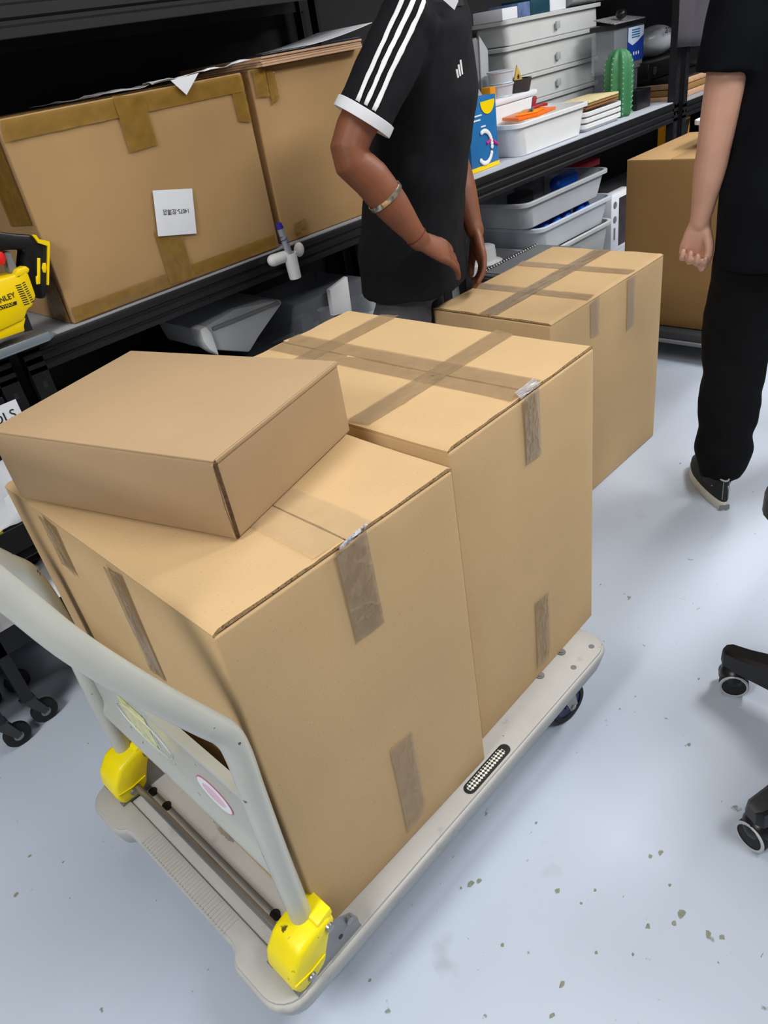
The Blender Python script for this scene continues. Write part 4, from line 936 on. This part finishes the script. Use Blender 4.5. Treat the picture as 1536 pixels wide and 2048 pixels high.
def head(mb, c, f, s):     # c = head centre, f = facing; s = scale
    c = Vector(c); f = Vector(f).normalized(); up = Vector((0, 0, 1)); r = f.cross(up).normalized()
    for (h, a, b_, o) in (((0), 0, 0, 0),): pass
    R = []
    for h, w_, dp, off in ((-.118, .020, .022, .052), (-.108, .034, .036, .045), (-.085, .050, .055, .032), (-.05, .063, .078, .012), (-.01, .071, .090, 0), (.03, .074, .096, -.004), (.07, .068, .088, -.008), (.098, .048, .064, -.01), (.112, .020, .030, -.012)):
        R.append(ering(c+up*h*s+f*off*s, r, f, w_*s, dp*s, 24))
    mb.loft(R)
    mb.tube([c+f*.088*s+up*.012*s, c+f*.105*s-up*.028*s, c+f*.090*s-up*.036*s], [.008*s, .013*s, .010*s], 10, rnd=True)
    mb.tube([c+f*.080*s-r*.02*s-up*.066*s, c+f*.088*s-up*.066*s, c+f*.080*s+r*.02*s-up*.066*s], .006*s, 8, rnd=True)
    for q in (-1, 1):
        mb.ball(c+r*q*.074*s-up*.008*s, .026*s, (.4, .6, 1.1), 12)
        mb.tube([c+f*.090*s+r*q*.012*s+up*.025*s, c+f*.082*s+r*q*.045*s+up*.026*s], .006*s, 8, rnd=True)
def eyes(parent, c, f, s, m):
    c = Vector(c); f = Vector(f).normalized(); up = Vector((0, 0, 1)); r = f.cross(up).normalized()
    for q in (-1, 1):
        e = MB().ball(c+f*.081*s+r*q*.031*s+up*.005*s, .0105*s, seg=12).build('eye', inkw, parent); MB().ball(c+f*.089*s+r*q*.031*s+up*.005*s, .0048*s, seg=10).build('iris', hair, parent)

# person 1 : black polo, leaning over the boxes
P1 = thing('person', 'person in black polo shirt with white sleeve stripes, leaning over the boxes', 'person', (1.36, 1.02, 0))
f1 = Vector((.60, -.80, 0)); r1 = Vector((-.80, -.60, 0)); up = Vector((0, 0, 1))   # facing, own right
pel = Vector((1.465, .965, .80)); chest = Vector((1.505, .89, 1.16)); neck = Vector((1.545, .845, 1.37)); hd = Vector((1.565, .80, 1.50))
shR = Vector((1.375, .79, 1.325)); elR = at(697, 300, y=.82); wrR = at(838, 480, y=.745)
knR = at(932, 524, y=.71); 
shL = Vector((1.655, .965, 1.32)); elL = Vector((1.70, .985, 1.06)); wrL = at(950, 462, y=.86); knL = at(962, 512, y=.83)
hipR = pel+r1*.07-up*.02; hipL = pel-r1*.07-up*.02
knrR = Vector((1.33, .98, .44)); ankR = Vector((1.30, 1.05, .09)); knrL = Vector((1.53, 1.03, .44)); ankL = Vector((1.52, 1.09, .09))
mb = MB()
mb.loft([ering(pel-up*.06, r1, f1, .115, .075), ering(pel+up*.05, r1, f1, .13, .09), ering(pel.lerp(chest, .45), r1, f1, .135, .09), ering(chest, r1, f1, .155, .105), ering(chest.lerp(neck, .55), r1, f1, .15, .09), ering(neck-up*.035, r1, f1, .09, .06)])
mb.tube([neck-up*.05, neck, hd-up*.06], [.062, .054, .052], 18)
head(mb, hd, f1, .98)
for sh, el, wr in ((shR, elR, wrR), (shL, elL, wrL)):
    mb.tube(smooth_path([sh, sh.lerp(el, .45), el, el.lerp(wr, .3), el.lerp(wr, .75), wr], 3), [.055, .054, .053, .050, .048, .046, .044, .044, .045, .046, .045, .042, .036, .031, .028, .027], 18, rnd=True)
for hp, kn, an in ((hipR, knrR, ankR), (hipL, knrL, ankL)):
    mb.tube([hp, hp.lerp(kn, .5), kn, kn.lerp(an, .35), an], [.055, .058, .050, .050, .036], 18, rnd=True)
    mb.tube([an+up*-.03, an+f1*.10-up*.052, an+f1*.15-up*.056], [.028, .018, .014], 14, rnd=True)
# right hand : loose, fingers pointing down to the right
palm = (wrR-CAM).normalized()*.8+Vector((-.1, .0, -.75))
def hand_at(mb, wr, kn, palm, curl, tside, tfwd=1):
    d = (kn-wr).normalized(); n = (palm-d*palm.dot(d)).normalized(); s_ = d.cross(n)
    F_ = fingers_from(kn, d, n, s_, curl)
    t0 = wr+d*.025+s_*(tside*.022)+n*.006
    th_ = [t0, t0+d*.028+s_*tside*.018+n*.008, t0+d*.058+s_*tside*.026+n*.018, t0+d*.084+s_*tside*.024+n*.026]
    hand(mb, wr, kn, palm, F_ if tside < 0 else F_[:], th_, .0098)
hand_at(mb, wrR, wrR+(knR-wrR).normalized()*.096, palm, (.22, .3, .25), 1)
hand_at(mb, wrL, wrL+(knL-wrL).normalized()*.088, Vector((-.6, .3, -.3)), (.25, .3, .2), 1)
body1 = remesh(mb, .004, 'body', skin1, P1, 4)
eyes(P1, hd, f1, .98, skin1)
mb = MB(); mb.loft([ering(hd+up*h*.98-f1*o_, r1, f1, a, b_, 24) for h, a, b_, o_ in ((-.03, .076, .060, .045), (.03, .081, .085, .02), (.06, .080, .101, .008), (.09, .066, .086, .01), (.115, .040, .055, .012), (.124, .012, .02, .012))])
mb.build('hair', hair, P1, angle=80)
# polo shirt
hem = Vector((1.468, .958, .685))
mb = MB()
T1 = [(hem, .186, .158), (hem+up*.10+Vector((0, -.005, 0)), .178, .150), (pel.lerp(chest, .35)+f1*.005, .172, .146), (pel.lerp(chest, .7)+f1*.01, .172, .145), (chest+f1*.01, .178, .140), (chest.lerp(neck, .45), .185, .12), (chest.lerp(neck, .75), .165, .10), (neck-up*.01, .085, .07)]
mb.loft([ering(c, r1, f1, a, b_, 28) for c, a, b_ in T1])
armR = (elR-shR).normalized(); cR = shR.lerp(elR, .74); vR = (cR-CAM).normalized(); cuffax = (armR-vR*armR.dot(vR)*.85).normalized()
def aring(c, ax_, r):
    x_ = ax_.cross(up).normalized(); y_ = ax_.cross(x_).normalized(); return ering(c, x_, y_, r, r, 24)
mb.ball(shR, .073); mb.ball(shR-r1*.05+up*.004, .068)
mb.loft([aring(shR, armR, .066), aring(shR.lerp(elR, .12), armR, .071), aring(shR.lerp(elR, .4), armR, .070), aring(cR, cuffax, .070)])
mb.tube([shL-r1*-.05+up*.005, shL, shL.lerp(elL, .35), shL.lerp(elL, .76)], [.064, .068, .068, .070], 22)
shirt = remesh(mb, .007, 'polo_shirt', shirt_m, P1, 3, .016, .11)
def bvh_of(o):
    P = PAR[o.name]; me = o.data; return BVHTree.FromPolygons([P @ v.co for v in me.vertices], [tuple(p.vertices) for p in me.polygons])
bv = bvh_of(shirt)
def ribbon(path, width_dir, w_, name, m, parent, off=.0025, n=6):
    """narrow band laid onto the shirt surface along a path of outside points"""
    bm = bmesh.new(); rows = []; prev = None
    for p, wd in zip(path, width_dir if isinstance(width_dir, list) else [width_dir]*len(path)):
        row = []
        for i in range(n+1):
            q = Vector(p)+wd*w_*(i/n-.5); loc, nor, _, _ = bv.find_nearest(q); row.append(bm.verts.new(loc+nor*off))
        rows.append(row)
    for a, b_ in zip(rows, rows[1:]):
        for i in range(n): bm.faces.new((a[i], a[i+1], b_[i+1], b_[i]))
    mb = MB(); mb.bm.free(); mb.bm = bm; o = mb.build(name, m, parent, angle=80); md = o.modifiers.new('s', 'SOLIDIFY'); md.thickness = .0022; md.offset = 1; return o
ad = (elR-shR).normalized()
vd = (CAM-shR.lerp(elR, .4)).normalized(); outn = (vd-ad*vd.dot(ad)).normalized(); sd = ad.cross(outn)
for k in (-1, 0, 1):
    pts = []; wds = []
    for i in range(26):
        f = -.22+i/25*.965; r_ = .085
        ang = .12+k*.31+.0
        nn = outn*math.cos(ang)+sd*math.sin(ang)
        pts.append(shR.lerp(elR, f)+nn*.09); wds.append((ad.cross(nn)).normalized())
    ribbon(pts, wds, .0125, 'sleeve_stripe', inkw, shirt)
for sh, el in ((shR, elR), (shL, elL)):
    c = sh.lerp(el, .74); a_ = cuffax if sh is shR else (el-sh).normalized()
    mb = MB(); mb.lathe([(.0690, -.020), (.0722, -.019), (.0730, .0), (.0725, .005), (.066, .005), (.045, .003)], c+a_*.004, a_, 32, cap=False); mb.build('sleeve_cuff', whitep, shirt)
# collar
mb = MB()
cN = neck+f1*.005-up*.01
pc = []
for k in range(22):
    a = -2.4+4.8*k/21; pc.append((a,))
R = []
for (a,) in pc:
    d = (f1*-math.cos(a)+r1*math.sin(a)); R.append([cN+d*.066+up*.035, cN+d*.092+up*(-.012), cN+d*.094+up*(-.015), cN+d*.070+up*.037])
mb.loft(R); mb.build('collar', mat('black_knit', (30, 30, 34), .8), shirt)
dc = (bv.ray_cast(CAM, ray(890, 45))[0]-CAM).length-.012
ce = [CAM+ray(*q)*dc for q in ((872, -12), (890, 3), (909, 20), (917, 2), (908, -14))]
MB().prism(ce, (ce[0]-CAM).normalized()*.003).build('collar_tip', whitep, shirt)
# chest emblem : three slanted bars
lc = bv.ray_cast(CAM, ray(919, 140))[0]
if lc:
    _, ln, _, _ = bv.find_nearest(lc)
    for k, h in enumerate((.022, .030, .038)):
        p = bv.ray_cast(CAM, ray(915+k*4, 148-k*6))[0] or lc
        MB().tube([p-up*h*.35, p+up*h*.45+Vector((-.003, 0, 0))], .0032, 6).build('chest_emblem', inkw, shirt)
# trousers
mb = MB()
mb.loft([ering(pel+up*-.14, r1, f1, .150, .115), ering(pel-up*.06, r1, f1, .150, .112), ering(pel+up*.02, r1, f1, .143, .105)])
for hp, kn, an in ((hipR-up*.08, knrR, ankR), (hipL-up*.08, knrL, ankL)): mb.tube([hp, hp.lerp(kn, .5), kn, kn.lerp(an, .5), an], [.075, .090, .078, .070, .064], 20)
tr1 = remesh(mb, .009, 'trousers', pants1, P1, 3, .024, .09)
def shoe(parent, an, f, m=canvas, L=.27, name='shoe', s_=1):
    f = Vector(f).normalized(); r = f.cross(up); g = Vector((an.x, an.y, 0)); t = []
    def outl(z, ins, x0=-.07, x1=.20):
        P = []
        for k in range(28):
            a = 2*math.pi*k/28; c_ = math.cos(a); s__ = math.sin(a); u_ = (x0+x1)/2+(x1-x0)/2*c_*(1-ins*4); wd = .040+.010*max(-1, min(1, (u_-.03)/.09)); wd = min(wd, .048)
            P.append(g+f*u_+r*(wd-ins)*s__*(abs(s__)**-.12 if abs(s__) > .05 else 1)+up*z)
        return P
    so = MB().loft([outl(.0, .002), outl(.003, 0), outl(.026, 0), outl(.03, .003)]).build(name, sole, parent)
    mb = MB(); mb.loft([outl(.028, .003), outl(.045, .005), outl(.060, .010, -.068, .17), outl(.082, .013, -.066, .12), outl(.098, .014, -.064, .07)])
    u_ = mb.build('shoe_upper', m, so, angle=60)
    mb = MB()
    for k in range(4): c = g+f*(.055+.024*k)+up*(.088-.009*k); mb.tube([c-r*.024, c+up*.004, c+r*.024], .0035, 8)
    mb.build('laces', inkw, so)
    mb = MB(); P = outl(.098, .013, -.065, .072); mb.tube(P+[P[0]], .0025, 6); mb.build('collar_piping', greyl, so)
    mb = MB()
    for q in (-.008, .008): mb.tube([g-f*.0645+r*q+up*.097, g-f*.0675+r*q+up*.040], .0014, 5)
    mb.build('heel_stitching', grey, so)
    MB().prism([g-f*.068-r*.014+up*.006, g-f*.068+r*.014+up*.006, g-f*.068+r*.014+up*.021, g-f*.068-r*.014+up*.021], -f*.0032).build('heel_tab', grey, so)
    return so
sock_m = mat('charcoal_sock', (52, 48, 54), .9)
def sock(par, an, f): MB().tube([an+up*.09, an, an-up*.03+f*.02], [.043, .040, .040], 18).build('sock', sock_m, par)
for an in (ankR, ankL): sock(P1, an, f1)
shoe(P1, ankR, f1); shoe(P1, ankL, f1)
# bracelet, ring of thread
bc = elR.lerp(wrR, .50); ba = (wrR-elR).normalized()
tx = ba.orthogonal().normalized(); ty = ba.cross(tx)
bcl = MB(); P = [bc+(tx*math.cos(a)+ty*math.sin(a))*.0465+ba*.008*math.sin(a*1) for a in [k*2*math.pi/36 for k in range(37)]]
bcl.lathe([(.0452, -.0055), (.0470, -.006), (.0478, 0), (.0470, .006), (.0452, .0055), (.0452, -.0055)], bc, ba, 40, cap=False)
for q in (2.2, 2.7, 3.1): bcl.ball(bc+(tx*math.cos(q)+ty*math.sin(q))*.048, .0055, seg=10)
br = bcl.build('bangle', silver, None); tag(br, 'wide silver bangle on the forearm of the person in black polo', 'bracelet')
bc = wrR-ba*.012; MB_ = MB(); MB_.tube([bc+(tx*math.cos(a)+ty*math.sin(a))*.0285 for a in [k*2*math.pi/30 for k in range(31)]], .0012, 6)
tag(MB_.build('thread_bracelet', darkred), 'thin dark red thread around the wrist of the person in black polo', 'bracelet')

# person 2 : dark T-shirt and trousers, walking away
P2 = thing('person', 'person in dark T-shirt and black trousers walking away at the right', 'person', (1.95, .05, 0))
f2 = Vector((.86, .51, 0)).normalized(); r2 = Vector((f2.y, -f2.x, 0))   # own right
pel2 = Vector((1.90, .045, .80)); chest2 = Vector((1.93, .055, 1.12)); neck2 = Vector((1.96, .07, 1.36)); hd2 = Vector((1.985, .085, 1.49))
shL2 = at(1462, 20, x=1.84); shL2 = Vector((1.84, .215, 1.29)); elL2 = at(1432, 275, x=1.80); wrL2 = at(1400, 445, x=1.80); knL2 = at(1391, 497, x=1.80)
shR2 = chest2-r2*-.19+up*.17; elR2 = shR2+r2*.05-up*.27; wrR2 = elR2+f2*.12-up*.2+r2*.02
hL = pel2-r2*.085; hR = pel2+r2*.085
kL = Vector((1.865, .155, .44)); aL = Vector((1.800, .138, .09)); kR = Vector((2.12, -.09, .45)); aR = Vector((2.22, -.09, .09))
mb = MB()
mb.loft([ering(pel2-up*.06, r2, f2, .15, .10), ering(pel2+up*.06, r2, f2, .15, .10), ering(pel2.lerp(chest2, .5), r2, f2, .13, .09), ering(chest2, r2, f2, .155, .10), ering(chest2.lerp(neck2, .55), r2, f2, .155, .09), ering(neck2-up*.03, r2, f2, .09, .06)])
mb.tube([neck2-up*.05, neck2, hd2-up*.06], [.062, .055, .052], 18)
head(mb, hd2, f2, .98)
mb.tube(smooth_path([shL2, shL2.lerp(elL2, .45), elL2, elL2.lerp(wrL2, .3), elL2.lerp(wrL2, .75), wrL2], 3), [.050, .050, .050, .049, .047, .044, .041, .039, .039, .039, .037, .033, .029, .027, .025, .024], 18, rnd=True)
mb.tube([shR2, shR2.lerp(elR2, .5), elR2, elR2.lerp(wrR2, .3), wrR2], [.054, .05, .042, .043, .025], 18, rnd=True)
for hp, kn, an in ((hL, kL, aL), (hR, kR, aR)):
    mb.tube([hp, hp.lerp(kn, .5), kn, kn.lerp(an, .35), an], [.085, .07, .052, .052, .036], 18, rnd=True)
    fd = Vector((.77, .64, 0)) if an is aL else f2
    mb.tube([an+up*-.03, an+fd*.10-up*.052, an+fd*.15-up*.056], [.028, .018, .014], 14, rnd=True)
palm2 = (CAM-knL2)+up*.3
def hand2(mb, wr, kn, palm, curl, tside):
    d = (kn-wr).normalized(); n = (palm-d*palm.dot(d)).normalized(); s_ = d.cross(n)
    F_ = fingers_from(kn, d, n, s_, curl, (.064, .072, .068, .052), .0185)
    t0 = wr+d*.022+s_*(tside*.02)+n*.008
    th_ = [t0, t0+d*.03+s_*tside*.012+n*.014, t0+d*.06+s_*tside*.012+n*.018, t0+d*.086+s_*tside*.004+n*.016]
    hand(mb, wr, kn, palm, F_, th_, .0092)
dd = (knL2-wrL2).normalized(); nn = (palm2-dd*palm2.dot(dd)).normalized(); ss = dd.cross(nn)
side = 1 if (ray(1450, 500)-ray(1380, 500)).dot(ss) > 0 else -1
hand2(mb, wrL2, wrL2+dd*.078, palm2, (.75, 1.1, .8), side)
hand2(mb, wrR2, wrR2+(wrR2-elR2).normalized()*.078, -r2, (.5, .5, .4), -1)
remesh(mb, .0038, 'body', skin2, P2, 3)
eyes(P2, hd2, f2, .98, skin2)
mb = MB(); mb.loft([ering(hd2+up*h*.98-f2*o_, r2, f2, a, b_, 24) for h, a, b_, o_ in ((-.05, .070, .050, .05), (.03, .082, .085, .02), (.06, .081, .102, .008), (.09, .067, .087, .01), (.115, .042, .057, .012), (.126, .012, .02, .012))])
mb.build('hair', hair, P2, angle=80)
mb = MB()
mb.loft([ering(c, r2, f2, a, b_, 28) for c, a, b_ in ((pel2-up*.10, .195, .15), (pel2+up*.05, .195, .15), (pel2.lerp(chest2, .5), .185, .14), (chest2, .182, .135), (chest2.lerp(neck2, .45), .18, .115), (chest2.lerp(neck2, .78), .16, .09), (neck2-up*.01, .075, .065))])
el_ = shL2.lerp(elL2, .56)
mb.tube([shL2+r2*.05, shL2, shL2.lerp(elL2, .3), el_], [.066, .07, .074, .076], 22)
mb.tube([shR2-r2*.05, shR2, shR2.lerp(elR2, .3), shR2.lerp(elR2, .56)], [.066, .07, .076, .083], 22)
remesh(mb, .008, 't_shirt', shirt2_m, P2, 3, .014, .12)
mb = MB()
mb.loft([ering(pel2-up*.12, r2, f2, .155, .115), ering(pel2-up*.02, r2, f2, .16, .12), ering(pel2+up*.05, r2, f2, .15, .11)])
for hp, kn, an, q in ((hL, kL, aL, 0), (hR, kR, aR, 1)): mb.tube([hp, hp.lerp(kn, .5), kn, kn.lerp(an, .45), kn.lerp(an, .8), an+up*-.015], [.105, .10, .088, .080, .076, .056], 22)
remesh(mb, .009, 'trousers', pants2, P2, 3, .03, .10)
for an in (aL, aR): sock(P2, an, f2)
shoe(P2, aL, Vector((.77, .64, 0))); shoe(P2, aR, f2)
